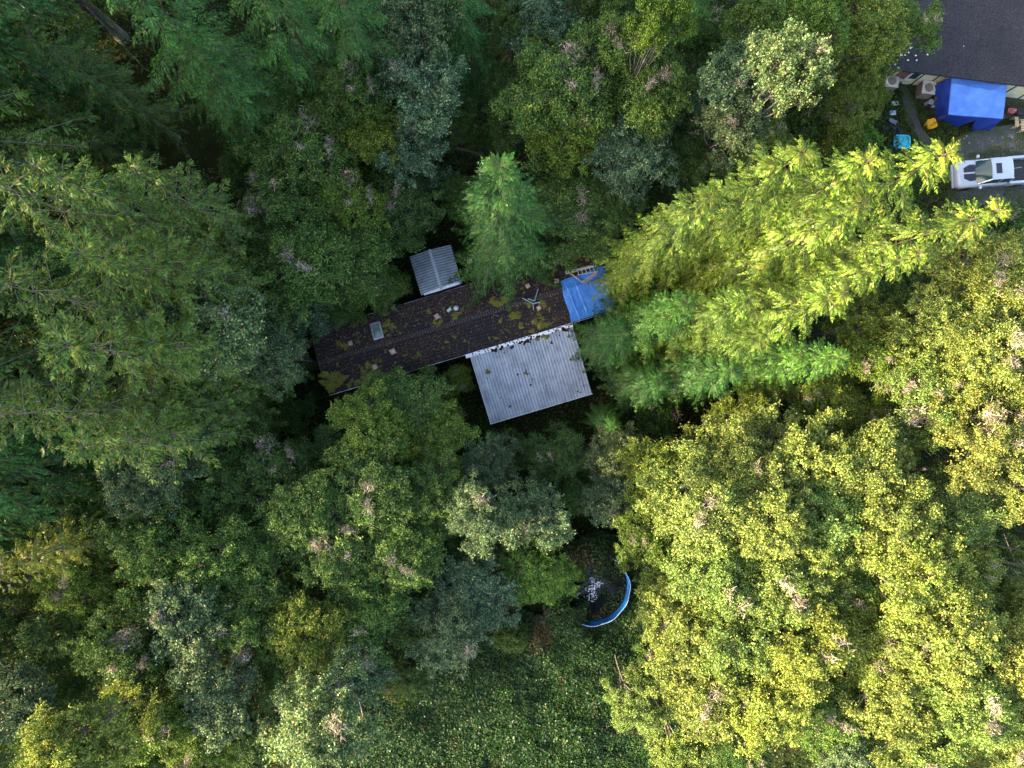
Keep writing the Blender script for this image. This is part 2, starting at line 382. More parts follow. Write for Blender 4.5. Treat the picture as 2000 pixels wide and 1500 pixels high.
nt.links.new(mix(nt, c1.outputs[0], c2.outputs[0], 1, 'MULTIPLY'), b.inputs['Base Color']); b.inputs['Roughness'].default_value = .95; b.inputs['Specular IOR Level'].default_value = .03
bump(nt, b, n2.outputs[0], .6, .05)
tag(mg.build('ground', m, smooth=True), kind='structure')

def poly_sheet(name, pts, z, mat, th=.012):
    P = [pw(x, y, 0) for x, y in pts]
    mb = MB(); mb.add([(x, y, z) for x, y in P], [tuple(range(len(P)))[::-1] if sum((P[i][0]*P[(i+1)%len(P)][1]-P[(i+1)%len(P)][0]*P[i][1]) for i in range(len(P))) < 0 else tuple(range(len(P)))])
    return tag(mb.build(name, mat), kind='structure')
def gravel(name, a, bb, c):
    m, nt, b = newmat(name); v = N(nt, 'ShaderNodeTexVoronoi'); v.inputs['Scale'].default_value = 16
    tc = N(nt, 'ShaderNodeTexCoord'); nt.links.new(tc.outputs['Object'], v.inputs['Vector'])
    r1 = ramp(nt, [(0,a),(.5,bb),(1,c)]); nt.links.new(v.outputs['Color'], r1.inputs[0])
    n = noise(nt, .9, 5); r2 = ramp(nt, [(.42,(0,0,0)),(.62,(1,1,1))]); nt.links.new(n.outputs[0], r2.inputs[0])
    nt.links.new(mix(nt, r1.outputs[0], (.035,.05,.018), r2.outputs[0]), b.inputs['Base Color']); b.inputs['Roughness'].default_value = .9
    bump(nt, b, v.outputs['Distance'], .7, .03); return m
GR = gravel('gravel', (.03,.031,.033), (.06,.06,.063), (.13,.125,.12)); DI = gravel('trodden_dirt', (.025,.023,.022), (.045,.042,.040), (.08,.073,.066))
poly_sheet('driveway', [(1850,300),(1856,278),(1880,262),(1925,250),(2060,232),(2060,400),(1850,400)], .02, GR)
poly_sheet('path', [(1758,168),(1772,166),(1790,215),(1800,250),(1822,275),(1830,300),(1805,300),(1790,262),(1772,240),(1762,205)], .012, DI)
poly_sheet('yard_dirt', [(1765,150),(2060,190),(2060,225),(1960,232),(1880,240),(1830,232),(1800,200),(1776,172)], .008, DI)

# bramble thicket and low undergrowth: leaves nobody could count
def clear_mask(X, Y):
    """True where undergrowth may grow"""
    k = FPX/CAM_H; px = 1000+X*k; py = 750-Y*k
    yard = (px > 1752) & (py > 90) & (py < 420)
    u = np.array([.958,-.286]); v = np.array([.286,.958])
    dx = px-905; dy = py-626; a = dx*u[0]+dy*u[1]; b_ = dx*v[0]+dy*v[1]
    house = (np.abs(a) < 285) & (np.abs(b_) < 62); port = (a > 10) & (a < 250) & (b_ > 0) & (b_ < 200); shed = (a > -75) & (a < 15) & (b_ < -50) & (b_ > -140)
    return ~(yard | house | port | shed)
NV = 300000
ux = R.uniform(-37, 37, NV); uy = R.uniform(-28, 28, NV)
k = FPX/CAM_H; px = 1000+ux*k; py = 750-uy*k
dens = np.full(NV, .8); dens[(px > 700) & (px < 1330) & (py > 1130)] = 1.0; dens[(px > 1040) & (px < 1300) & (py > 1040)] = 1.0
dens[(px > 1560) & (px < 1760) & (py > 120) & (py < 300)] = .9
dens[(px > 640) & (px < 1250) & (py > 760) & (py < 930)] = .6
dens[(px > 190) & (px < 440) & (py > 120) & (py < 340)] = .12
okm = clear_mask(ux, uy) & (R.random(NV) < dens)
ux = ux[okm]; uy = uy[okm]; dens = dens[okm]
uh = gz(ux, uy) + np.clip(.55+.40*F1(ux,uy), .05, 1.7)*(.35+.65*np.sqrt(R.random(len(ux))))
pool_c = pw(1158, 1150, 1.1); inpool = np.hypot(ux-pool_c[0], uy-pool_c[1]) < 2.55
gapp = ~inpool
C3 = np.stack([ux, uy, uh], 1)[gapp]
me = np_mesh('undergrowth', leaves(C3, .15, R, .75, .55), 4)
tag(link('undergrowth', me, None, [M['bramble']]), 'dense bramble and low leafy undergrowth covering the forest floor', 'undergrowth', kind='stuff')
# dense bramble mat in the clearing
NB = 300000
bx_ = R.uniform(-12.5, 13, NB); by_ = R.uniform(-27.5, -9.5, NB)
pxx = 1000+bx_*k; pyy = 750-by_*k
e = np.sin(bx_*.8)*1.5 + np.sin(by_*.9)*1.2
ok2 = ((pxx > 690+e*20) & (pxx < 1330+e*15) & (pyy > 1190+e*18)) | ((pxx > 1060) & (pxx < 1290+e*10) & (pyy > 1050+e*10))
dxp = bx_-pool_c[0]; dyp = by_-pool_c[1]; dp = np.hypot(dxp, dyp); ap = np.degrees(np.arctan2(dyp, dxp)) % 360
cov = (ap > 60) & (ap < 266); wcv = np.clip((ap-50)/20,0,1)*np.clip((272-ap)/28,0,1); inner = dp < 2.62 - wcv*(1.35+.5*np.sin(ap*.11)+.2*F1(bx_,by_))
ok2 &= ~inner
bx_ = bx_[ok2]; by_ = by_[ok2]
hz = .75 + .13*F1(bx_,by_)
ap0 = np.degrees(np.arctan2(by_-pool_c[1], bx_-pool_c[0])) % 360
nearpool = np.clip(1.6-np.abs(np.hypot(bx_-pool_c[0], by_-pool_c[1])-2.4)*.8, 0, 1)*np.clip((ap0-45)/30,0,1)*np.clip((272-ap0)/45,0,1); hz = hz + nearpool*1.25
C4 = np.stack([bx_, by_, np.clip(hz, .2, 2)*(.55+.45*R.random(len(bx_))**.5)], 1)
big = F3(C4[:,0], C4[:,1]) > .5
me = np_mesh('bramble_thicket', np.concatenate([leaves(C4[~big], .115, R, .8, .5), leaves(C4[big][::2], .20, R, .85, .4)]), 4)
tag(link('bramble_thicket', me, None, [M['bramble']]), 'open thicket of low green and rusty bramble leaves below the pool', 'brambles', kind='stuff')
# grass of the yard
NG = 60000
qx = R.uniform(26, 36, NG); qy = R.uniform(8, 22, NG); qpx = 1000+qx*k; qpy = 750-qy*k
nz = F1(qx,qy)
path_d = np.abs(qpx - np.interp(qpy, [160,205,250,300], [1765,1770,1795,1822]))
okg = ((qpx < 1870) & (qpy > 165) & (path_d > 8+5*F1(qx*2,qy*2))) | ((nz > .1) & (qpy > 200) & (R.random(NG) < .5) & (path_d > 8+5*F1(qx*2,qy*2))) | (qpx < 1750)
okg &= (qpy > 150)
qx = qx[okg]; qy = qy[okg]
me = np_mesh('grass', leaves(np.stack([qx, qy, gz(qx,qy)+R.uniform(.02,.14,len(qx))], 1), .12, R, .3, 1.2), 4)
tag(link('grass', me, None, [M['grass']]), 'patchy short grass and weeds in the yard by the garage', 'grass', kind='stuff')
# ------------------------------------------------------------------ mobile home
HC = pw(905, 626, 2.9); HR = math.radians(16.6)
home = empty('mobile_home', (HC[0], HC[1], 0), HR)
tag(home, 'long narrow mobile home under a dark mossy leaf-strewn shingle roof', 'mobile home')
HL, HW = 19.7, 4.3
def hp(px, py, z=2.95):
    X, Y = pw(px, py, z); dx = X-HC[0]; dy = Y-HC[1]
    return (dx*math.cos(HR)+dy*math.sin(HR), -dx*math.sin(HR)+dy*math.cos(HR))
def rz(y): return 3.22 - .20*abs(y)
m, nt, b = newmat('shingles')
n1 = noise(nt, 13, 7, .85); n2 = noise(nt, .55, 5); n3 = noise(nt, 6.0, 5, .7)
c1 = ramp(nt, [(.38,(.004,.004,.006)),(.50,(.022,.019,.022)),(.58,(.055,.044,.044)),(.66,(.12,.085,.068)),(.78,(.22,.17,.14))]); nt.links.new(n1.outputs[0], c1.inputs[0])
c2 = ramp(nt, [(.35,(.55,.6,.8)),(.65,(1.15,.95,.8))]); nt.links.new(n2.outputs[0], c2.inputs[0])
c3 = ramp(nt, [(.57,(0,0,0)),(.72,(1,1,1))]); nt.links.new(n3.outputs[0], c3.inputs[0])
cc = mix(nt, c1.outputs[0], c2.outputs[0], 1, 'MULTIPLY'); cc = mix(nt, cc, (.065,.055,.014), c3.outputs[0])
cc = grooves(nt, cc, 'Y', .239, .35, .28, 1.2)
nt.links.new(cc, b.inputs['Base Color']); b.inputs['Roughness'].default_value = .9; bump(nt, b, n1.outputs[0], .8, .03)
M['shingle'] = m
rf = MB()
NC = 9
for s_ in (1, -1):
    for i in range(NC):
        y0 = HW/2*i/NC; y1 = HW/2*(i+1)/NC + .02
        # every course is a slab whose lower edge stands proud; slightly wavy
        segs = 40
        for j in range(segs):
            xa = -HL/2 + HL*j/segs; xb = -HL/2 + HL*(j+1)/segs
            wa = .010*math.sin(xa*2.1+i*1.3)+.006*math.sin(xa*7+i); wb = .010*math.sin(xb*2.1+i*1.3)+.006*math.sin(xb*7+i)
            za0 = rz(y0)-.01; z1 = rz(y1)+.045
            V = [(xa,s_*y0,za0),(xb,s_*y0,za0),(xb,s_*(y1+wb),z1),(xa,s_*(y1+wa),z1),(xb,s_*(y1+wb),z1-.035),(xa,s_*(y1+wa),z1-.035)]
            F = [(0,1,2,3),(3,2,4,5)]
            if s_ > 0: F = F
            else: F = [f[::-1] for f in F]
            rf.add(V, [f[::-1] for f in F] if s_ > 0 else [f[::-1] for f in F])
rf.add([(-HL/2,-HW/2,rz(HW/2)-.06),(HL/2,-HW/2,rz(HW/2)-.06),(HL/2,0,3.13),(-HL/2,0,3.13)], [(0,1,2,3)])
rf.add([(-HL/2,HW/2,rz(HW/2)-.06),(HL/2,HW/2,rz(HW/2)-.06),(HL/2,0,3.13),(-HL/2,0,3.13)], [(3,2,1,0)])
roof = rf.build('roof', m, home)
rc = MB()
for i in range(118):                     # overlapping cap shingles, each tipped, with dark joints
    x = -HL/2 + .08 + i*(HL-.1)/118
    t = .012+.004*math.sin(i*1.9); wv = .15+.008*math.sin(i*2.7)
    rc.add([(x,-wv,rz(wv)+.02),(x+.085,-wv,rz(wv)+.045),(x+.085,0,3.30),(x,0,3.275),(x+.085,wv,rz(wv)+.045),(x,wv,rz(wv)+.02),
            (x+.085,-wv,rz(wv)),(x+.085,0,3.22),(x+.085,wv,rz(wv))], [(0,1,2,3),(3,2,4,5),(1,6,7,2),(2,7,8,4)])
rc.build('ridge_cap', mat_noise('cap_shingle', [(.35,(.04,.036,.038)),(.6,(.10,.088,.085)),(.8,(.16,.14,.13))], 14, .9, .5, .02), roof)
wall_m = mat_noise('pale_siding', [(.3,(.50,.53,.52)),(.7,(.68,.70,.68))], 3, .6, .1, .01)
wb = MB(); wb.box(-HL/2+.12, HL/2-.12, -HW/2+.22, HW/2-.22, .35, 2.70); wb.build('wall', wall_m, home)
sk = MB(); sk.box(-HL/2+.2, HL/2-.2, -HW/2+.28, HW/2-.28, 0, .36); sk.build('skirting', mat_noise('skirting_grey', [(.3,(.18,.17,.16)),(.7,(.30,.29,.27))], 4), home)
fa = MB(); fa.box(-HL/2, HL/2, -HW/2-.045, -HW/2+.03, 2.63, 2.76); fa.box(-HL/2, HL/2, HW/2-.03, HW/2+.045, 2.63, 2.76)
fa.build('fascia', mat_noise('white_trim', [(.35,(.45,.48,.48)),(.6,(.78,.80,.80))], 5, .5, 0), home)
glass_m, nt, b = newmat('window_glass'); b.inputs['Base Color'].default_value = (.03,.05,.055,1); b.inputs['Roughness'].default_value = .08; b.inputs['Specular IOR Level'].default_value = .6
trim_m = mat_noise('trim_paint', [(.3,(.55,.56,.55)),(.7,(.75,.76,.75))], 6, .5, 0)
for s_, xs in ((-1, (-8,-5.2,-2.4)), (1, (-7.5,-3.5,5.5))):
    for x in xs:
        f_ = MB(); y = s_*(HW/2-.20)
        f_.box(x-.55,x+.55,min(y,y+s_*.04),max(y,y+s_*.04),1.15,1.24); f_.box(x-.55,x+.55,min(y,y+s_*.04),max(y,y+s_*.04),2.11,2.2)
        f_.box(x-.55,x-.46,min(y,y+s_*.04),max(y,y+s_*.04),1.24,2.11); f_.box(x+.46,x+.55,min(y,y+s_*.04),max(y,y+s_*.04),1.24,2.11)
        wo = f_.build('window', trim_m, home)
        g_ = MB(); g_.box(x-.46,x+.46,min(y-s_*.01,y+s_*.02),max(y-s_*.01,y+s_*.02),1.24,2.11); g_.build('pane', glass_m, wo)
# skylight
sx, sy = hp(736, 646, 3.1)
skr = MB(); a0, a1, b0, b1 = sx-.34, sx+.34, sy-.56, sy+.56; zb = rz(abs(sy))
fr = [(a0,b0),(a1,b0),(a1,b1),(a0,b1)]; ins = [(a0+.09,b0+.09),(a1-.09,b0+.09),(a1-.09,b1-.09),(a0+.09,b1-.09)]
z_t = rz(b0)+.14 
zf = lambda y, d: rz(abs(y))+d
V = [(x,y,zf(y,-.02)) for x,y in fr] + [(x,y,zf(y,.13)) for x,y in fr] + [(x,y,zf(y,.15)) for x,y in ins] + [(x,y,zf(y,.09)) for x,y in ins]
F = [(i,(i+1)%4,4+(i+1)%4,4+i) for i in range(4)] + [(4+i,4+(i+1)%4,8+(i+1)%4,8+i) for i in range(4)] + [(8+i,8+(i+1)%4,12+(i+1)%4,12+i) for i in range(4)]
skr.add(V, F); so_ = skr.build('skylight', mat_noise('weathered_aluminium', [(.3,(.22,.23,.18)),(.55,(.45,.47,.46)),(.8,(.6,.63,.64))], 7, .5, .1, .01, metal=.3), roof)
sg = MB(); sg.grid(lambda u,v: (a0+.09+(a1-a0-.18)*u, b0+.09+(b1-b0-.18)*v, zf(b0+.09+(b1-b0-.18)*v,.085)+.10*math.sin(math.pi*u)**.6*math.sin(math.pi*v)**.6), 10, 12)
sg.build('dome', mat_noise('grimy_skylight', [(.3,(.10,.15,.14)),(.6,(.20,.27,.26)),(.8,(.22,.24,.13))], 2.5, .25, .1, .01, spec=.6), so_, True)
# roof vents: pinkish flat caps, some knocked open
vent_m = mat_noise('faded_pink_vent', [(.3,(.36,.22,.18)),(.6,(.58,.38,.32)),(.8,(.70,.52,.46))], 6, .7, .2, .01)
vd = mat_noise('vent_base', [(.3,(.08,.06,.05)),(.7,(.16,.12,.10))], 6)
for i, (vx, vy, s_) in enumerate([(685,671,.30),(767,686,.36),(732,716,.34),(854,619,.34),(1031,559,.30),(1052,601,.28),(1087,550,.32)]):
    x, y = hp(vx, vy, 3.15); z = rz(y)
    q = MB(); q.M = Matrix.Translation((x,y,z)) @ Matrix.Rotation(rnd.uniform(-.3,.3),4,'Z') @ Matrix.Rotation(.20*(-1 if y > 0 else 1),4,'X')
    q.box(-s_*.42, s_*.42, -s_*.42, s_*.42, -.04, .13); vo = q.build('roof_vent', vd, roof)
    c = MB(); c.M = q.M @ Matrix.Translation((0,0,.13))
    c.add([(-s_/2,-s_/2,0),(s_/2,-s_/2,0),(s_/2,s_/2,0),(-s_/2,s_/2,0),(-s_*.4,-s_*.4,.06),(s_*.4,-s_*.4,.06),(s_*.4,s_*.4,.06),(-s_*.4,s_*.4,.06)],
          [(3,2,1,0),(4,5,6,7),(0,1,5,4),(1,2,6,5),(2,3,7,6),(3,0,4,7)])
    if i in (1, 3): c.M = c.M @ Matrix.Rotation(.25,4,'Y'); c.box(s_*.4, s_*.72, -s_*.5, s_*.02, -.07, -.05)
    c.build('vent_cap', vent_m, vo, bevel=.01)
x, y = hp(891,602,3.2); q = MB(); q.lathe([(.07,-.05),(.07,.20),(.17,.22),(.175,.27),(.12,.33),(0.001,.35)], 20, (x,y,rz(y)))
q.build('round_vent', mat_noise('galvanised', [(.3,(.42,.48,.5)),(.7,(.62,.68,.70))], 6, .4, 0, metal=.4), roof, True)
x, y = hp(877,605,3.2); q = MB(); q.M = Matrix.Translation((x,y,rz(y)+.04)) @ Matrix.Rotation(.4,4,'Z'); q.box(-.15,.15,-.09,.09,-.05,.06); q.box(-.12,.12,-.06,.06,.06,.08)
q.build('small_vent', mat_noise('pale_teal', [(.3,(.35,.52,.48)),(.7,(.55,.68,.64))], 8), roof, bevel=.008)
# moss cushions
moss_m, nt, b = newmat('moss'); n1 = noise(nt, 30, 5, .7); n2 = noise(nt, 4, 4)
c1 = ramp(nt, [(.36,(.05,.055,.010)),(.5,(.16,.165,.022)),(.64,(.34,.32,.05))]); nt.links.new(n1.outputs[0], c1.inputs[0])
c2 = ramp(nt, [(.35,(.6,.55,.5)),(.6,(1,1,1))]); nt.links.new(n2.outputs[0], c2.inputs[0])
nt.links.new(mix(nt, c1.outputs[0], c2.outputs[0], 1, 'MULTIPLY'), b.inputs['Base Color']); b.inputs['Roughness'].default_value = 1; bump(nt, b, n1.outputs[0], 1, .03)
def moss(parent, x, y, zf_, r_, seed, mat, hh=.10, name='moss_patch'):
    rg = random.Random(seed); ph = [rg.uniform(0,6.28) for _ in range(6)]; el = rg.uniform(.7,1.3); an = rg.uniform(0,3.14)
    q = MB(); nr, ns = 7, 26; vs = []; fs = []
    for i in range(nr+1):
        f = i/nr
        for k_ in range(ns):
            t = 2*math.pi*k_/ns
            rr = r_*f*(1+.22*math.sin(2*t+ph[0])+.17*math.sin(3*t+ph[1])+.12*math.sin(5*t+ph[2])+.08*math.sin(9*t+ph[3])+.05*math.sin(13*t+ph[4]))
            dx, dy = rr*math.cos(t)*el, rr*math.sin(t)/el
            X = x+dx*math.cos(an)-dy*math.sin(an); Y = y+dx*math.sin(an)+dy*math.cos(an)
            h = hh*min(1, r_*3)*(1-f**2.2) + rg.uniform(-.012,.014)*(1 if f < .95 else 0)
            vs.append((X, Y, zf_(X,Y) + h + (.004 if f < .99 else -.012)))
    for i in range(nr):
        for k_ in range(ns): fs.append((i*ns+k_, (i+1)*ns+k_, (i+1)*ns+(k_+1)%ns, i*ns+(k_+1)%ns))
    q.add(vs, fs); return q.build(name, mat, parent, True)
ML = [(628,722,14),(635,732,12),(652,744,17),(664,741,13),(640,750,14),(672,738,8),(686,744,6),(697,746,8),(719,739,16),(726,735,9),(645,760,11),(655,735,10),
      (707,724,6),(717,716,6),(720,711,8),(733,705,5),(712,728,6),(753,634,9),(758,628,8),(768,637,8),(752,647,6),(764,642,6),(837,608,7),(850,629,7),(858,632,8),(862,626,6),
      (889,617,10),(893,613,8),(903,605,5),(817,691,6),(814,696,5),(999,614,5),(1005,618,12),(1011,612,6),(978,626,6),(1018,636,8),(1035,594,9),(1058,591,9),(1063,598,6),
      (1044,629,9),(1060,634,13),(1056,644,9),(1040,646,7),(1058,621,7),(1052,612,6),(1017,634,5),(1148,503,9),(1136,522,8),(1117,520,8),(1123,505,9),(1070,540,10),(1080,535,7),(1064,548,8),
      (963,588,11),(975,592,12),(985,586,9),(676,676,9),(664,672,10),(700,668,6),(760,655,5),(656,752,6),(681,752,7)]
ML += [(rnd.uniform(630,1150), 0, rnd.uniform(2.5,5)) for _ in range(80)]
for i, (vx, vy, pr) in enumerate(ML):
    if vy == 0: vy = 735-(vx-630)*.30 + rnd.choice((-1,1))*rnd.uniform(5,58)-18
    x, y = hp(vx, vy, 3.05)
    if abs(y) > HW/2-.12 or abs(x) > HL/2-.15: continue
    moss(roof, x, y, lambda X,Y: rz(min(abs(Y),HW/2))+.018, pr*.0335*.80, i, moss_m, .10)
# leaf litter lying on the roof
NLt = 26000
lx = R.uniform(-HL/2+.05, HL/2-.05, NLt); ly = R.uniform(-HW/2+.03, HW/2-.03, NLt)
dn = .5+.5*np.sin(lx*.9+1)*np.sin(ly*1.7) + .5*(ly > .4) + .3*np.sin(lx*3.3)*np.cos(ly*4)
kp = R.random(NLt) < np.clip(dn, .1, 1); lx = lx[kp]; ly = ly[kp]
LT = leaves(np.stack([lx, ly, 3.26-.20*np.abs(ly)+R.uniform(0,.02,len(lx))], 1), .085, R, .6, .18)
litter_m = leaf_mat('fallen_leaves', [(0,(.018,.012,.012)),(.45,(.045,.026,.020)),(.75,(.10,.055,.032)),(.93,(.20,.12,.06)),(1,(.34,.24,.12))], tint=False, trans=.1)
lo = link('leaf_litter', np_mesh('leaf_litter', LT, 4), None, [litter_m]); lo.location = home.location; lo.rotation_euler = home.rotation_euler
tag(lo, 'dry brown fallen leaves strewn over the mobile home roof', 'fallen leaves', kind='stuff')

# antenna lying on the roof
an_ = MB(); zz = 3.42
def hz_(px_, py_, z): x, y = hp(px_, py_, z); return (x, y, z)
for a_, b_, r1 in (((1020,582),(1041,593),.022),((1041,593),(1055,590),.024),((1041,593),(1042,605),.024),((1031,583),(1044,588),.022),((1044,588),(1051,564),.02)):
    an_.tube([hz_(*a_,3.38), hz_(*b_,3.36)], r1*1.25, 6)
ao = an_.build('antenna', mat_noise('pale_green_metal', [(.3,(.30,.45,.45)),(.7,(.5,.62,.62))], 8, .4, 0, metal=.3)); ao.location = home.location; ao.rotation_euler = home.rotation_euler
tag(ao, 'thin broken pale green antenna lying across the roof ridge', 'antenna')

# ------------------------------------------------------------------ carport roof of corrugated sheets
cpt = empty('carport', (HC[0], HC[1], 0), HR); tag(cpt, 'large flat carport roof of white corrugated metal sheets beside the mobile home', 'carport')
c0 = hp(917, 695, 2.78); c1_ = hp(1117, 633, 2.78); c2_ = hp(1156, 769, 2.45); c3_ = hp(961, 826, 2.45)
xa, xb = (c0[0]+c3_[0])/2, (c1_[0]+c2_[0])/2; ya, yb = (c0[1]+c1_[1])/2, (c2_[1]+c3_[1])/2
def cz(y): return 2.45+(2.80-2.45)*(y-yb)/(ya-yb)
m, nt, b = newmat('chalky_metal'); n1 = noise(nt, 1.2, 6, .65); n2 = noise(nt, 22, 5, .7)
c1r = ramp(nt, [(.3,(.26,.28,.31)),(.5,(.38,.41,.45)),(.7,(.48,.51,.55))]); nt.links.new(n1.outputs[0], c1r.inputs[0])
c2r = ramp(nt, [(.30,(.62,.58,.55)),(.42,(1,1,1))]); nt.links.new(n2.outputs[0], c2r.inputs[0])
tc = N(nt,'ShaderNodeTexCoord'); mp = N(nt,'ShaderNodeMapping'); mp.inputs['Scale'].default_value = (9, .5, 1); n3 = N(nt,'ShaderNodeTexNoise'); n3.inputs['Scale'].default_value = 1.5; n3.inputs['Detail'].default_value = 4
nt.links.new(tc.outputs['Object'], mp.inputs[0]); nt.links.new(mp.outputs[0], n3.inputs['Vector'])
c3r = ramp(nt, [(.35,(.80,.80,.82)),(.6,(1.05,1.05,1.05))]); nt.links.new(n3.outputs[0], c3r.inputs[0])
cc = mix(nt, c1r.outputs[0], c2r.outputs[0], 1, 'MULTIPLY'); cc = mix(nt, cc, c3r.outputs[0], 1, 'MULTIPLY')
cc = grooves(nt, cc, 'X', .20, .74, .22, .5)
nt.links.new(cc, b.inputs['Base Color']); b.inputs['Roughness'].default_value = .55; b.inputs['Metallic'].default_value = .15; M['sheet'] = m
def corr(x0, x1, y0, y1, zf_, pitch, amp, name, mat, parent, along='y', ny=2):
    nper = max(1, round((x1-x0)/pitch)); q = MB(); prof = []
    for i in range(nper):
        o_ = x0+(x1-x0)*i/nper; p_ = (x1-x0)/nper
        big = 1.0 if i % 4 else 1.6
        prof += [(o_,0),(o_+p_*.60,0),(o_+p_*.72,amp*big),(o_+p_*.88,amp*big),]
    prof.append((x1,0)); vs = []; n = len(prof)
    for j in range(ny+1):
        y = y0+(y1-y0)*j/ny
        for x, h in prof: vs.append((x, y, zf_(y if along == 'y' else x)+h) if along == 'y' else (y, x, zf_(y)+h))
    fs = [(j*n+i, j*n+i+1, (j+1)*n+i+1, (j+1)*n+i) for j in range(ny) for i in range(n-1)]
    q.add(vs, fs); return q.build(name, mat, parent)
ym = yb + (ya-yb)*.44
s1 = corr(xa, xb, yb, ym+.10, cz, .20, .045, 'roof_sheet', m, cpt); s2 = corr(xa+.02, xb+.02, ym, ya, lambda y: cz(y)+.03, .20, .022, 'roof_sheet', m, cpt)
ed = MB()
ed.box(xa-.02, xb+.04, yb-.05, yb-.01, 2.31, 2.47)
ed.add([(xa-.045,yb-.05,2.32),(xa-.005,yb-.05,2.32),(xa-.005,ya,2.67),(xa-.045,ya,2.67),(xa-.045,yb-.05,2.50),(xa-.005,yb-.05,2.50),(xa-.005,ya,2.86),(xa-.045,ya,2.86)], [(0,3,2,1),(4,5,6,7),(0,1,5,4),(1,2,6,5),(2,3,7,6),(3,0,4,7)])
ed.build('edge_trim', trim_m, cpt)
# chalky white flashing with torn edge
fl = MB(); nF = 60; fx0 = xa-.32; fx1 = xb+.03; rf_ = random.Random(3)
for i in range(nF):
    x0 = fx0+(fx1-fx0)*i/nF; x1 = fx0+(fx1-fx0)*(i+1)/nF
    d = .0 if rf_.random() < .75 else -.07
    fl.add([(x0,ya-.14,cz(ya)+.045),(x1,ya-.14,cz(ya)+.045),(x1,ya+.10+d,cz(ya)+.075),(x0,ya+.10+d,cz(ya)+.075),(x0,ya-.14,cz(ya)+.01),(x1,ya-.14,cz(ya)+.01)], [(0,1,2,3),(4,5,1,0)])
fl.build('flashing', mat_noise('flashing_white', [(.3,(.62,.63,.64)),(.5,(.84,.85,.86))], 7, .55, .2, .01), cpt)
pm = mat_noise('post_wood', [(.3,(.12,.09,.06)),(.7,(.25,.2,.15))], 5)
for i in range(4):
    x = xa+.15+(xb-xa-.3)*i/3; q = MB(); q.box(x-.05,x+.05,yb+.10,yb+.20,0,2.36); q.build('post', pm, cpt)
q = MB(); q.box(xa+.05,xb-.05,yb+.06,yb+.24,2.28,2.40); q.build('beam', pm, cpt)
for i in range(5):
    y = yb+.5+(ya-yb-.8)*i/4; q = MB(); q.box(xa+.02,xb-.02,y-.04,y+.04,cz(y)-.12,cz(y)-.01); q.build('purlin', pm, cpt)
dark_m = mat_noise('rotted_leaf_dirt', [(.35,(.010,.008,.006)),(.6,(.035,.022,.012)),(.8,(.10,.06,.02))], 20, 1, 1, .03)
CL = [(330,790,26,1),(693,823,13,0),(795,808,20,1),(835,812,9,0),(795,775,9,0),(855,950,12,0),(600,1213,12,0),(1107,435,14,0),(625,490,20,0),(425,525,23,0),(385,525,17,0),(492,505,20,0),(505,485,15,0),
      (730,432,20,0),(777,443,17,0),(812,412,22,0),(795,425,14,0),(855,382,18,0),(845,430,11,0),(940,375,26,0),(935,390,22,1),(1010,355,26,1),(1050,365,26,1),(650,437,10,0),(683,430,9,0),(1265,275,26,0),(1255,285,13,0),(1200,345,8,0),(1160,288,12,0),(1185,283,10,0),(1068,292,9,0),
      (1345,210,12,0),(1320,235,10,1),(300,542,8,0),(335,530,8,0),(225,570,7,0),(180,577,6,0),(145,565,8,0),(145,585,6,0),(575,465,10,0),(455,482,12,0),(878,880,6,0),(878,978,5,0),(488,1110,7,0),(325,867,6,0),(1355,295,6,0),(1240,425,5,0),(1115,312,8,0),(1045,955,6,0),(1310,880,5,0),(1505,960,7,0),(1450,870,5,0),(1370,745,6,0),(1430,1030,9,0),(1470,1040,8,0),(970,1143,4,0),(783,1118,4,0),(530,560,8,0),(1308,262,9,0),(890,362,8,0),(598,430,8,0),(1230,262,7,0)]
for i, (cx, cy, cr, g_) in enumerate(CL):
    x, y = hp(900+cx/6.25, 600+cy/6.25, 2.72)
    moss(s2 if y > ym+.15 else s1, x, y, (lambda X,Y: cz(min(Y,ya))+.052 + (.02 if Y > ya-.16 else 0)) if y > ym+.1 else (lambda X,Y: cz(Y)+.040), cr/6.25*.0335*1.15, 500+i, moss_m if g_ else dark_m, .12 if g_ else .05, 'moss_patch' if g_ else 'debris_clump')

# ------------------------------------------------------------------ lean-to shed, grey ribbed gable roof
SC = pw(851, 527, 2.9); shr = math.atan2(490-565, 839-860) ; 
SR = math.radians(16.6)
shed = empty('shed', (SC[0], SC[1], 0), SR); tag(shed, 'small shed with grey ribbed metal gable roof behind the mobile home', 'shed')
sw, sl = 1.40, 1.31
def sz(x): return 3.10 - .22*abs(x)
m, nt, b = newmat('grey_ribbed_metal'); n1 = noise(nt, 2.5, 6, .65)
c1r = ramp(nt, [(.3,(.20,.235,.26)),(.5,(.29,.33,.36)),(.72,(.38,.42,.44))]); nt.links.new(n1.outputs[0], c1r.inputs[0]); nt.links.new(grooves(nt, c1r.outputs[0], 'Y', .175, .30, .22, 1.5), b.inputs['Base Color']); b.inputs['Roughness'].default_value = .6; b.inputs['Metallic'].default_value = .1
for s_ in (1,-1):
    q = MB(); prof = []; nper = 15
    for i in range(nper):
        o_ = -sl + 2*sl*i/nper; p_ = 2*sl/nper; prof += [(o_,0),(o_+p_*.70,.0),(o_+p_*.74,.05),(o_+p_*.96,.05)]
    prof.append((sl,0)); n = len(prof); nseg = 8; vs = []
    for j in range(nseg+1):
        x = s_*sw*j/nseg
        for y, h in prof: vs.append((x, y, sz(x)+h+.004*math.sin(y*5+j)))
    fs = [(j*n+i, j*n+i+1, (j+1)*n+i+1, (j+1)*n+i) for j in range(nseg) for i in range(n-1)]
    if s_ > 0: fs = [f[::-1] for f in fs]
    q.add(vs, fs); q.build('roof', m, shed, solid=.012)
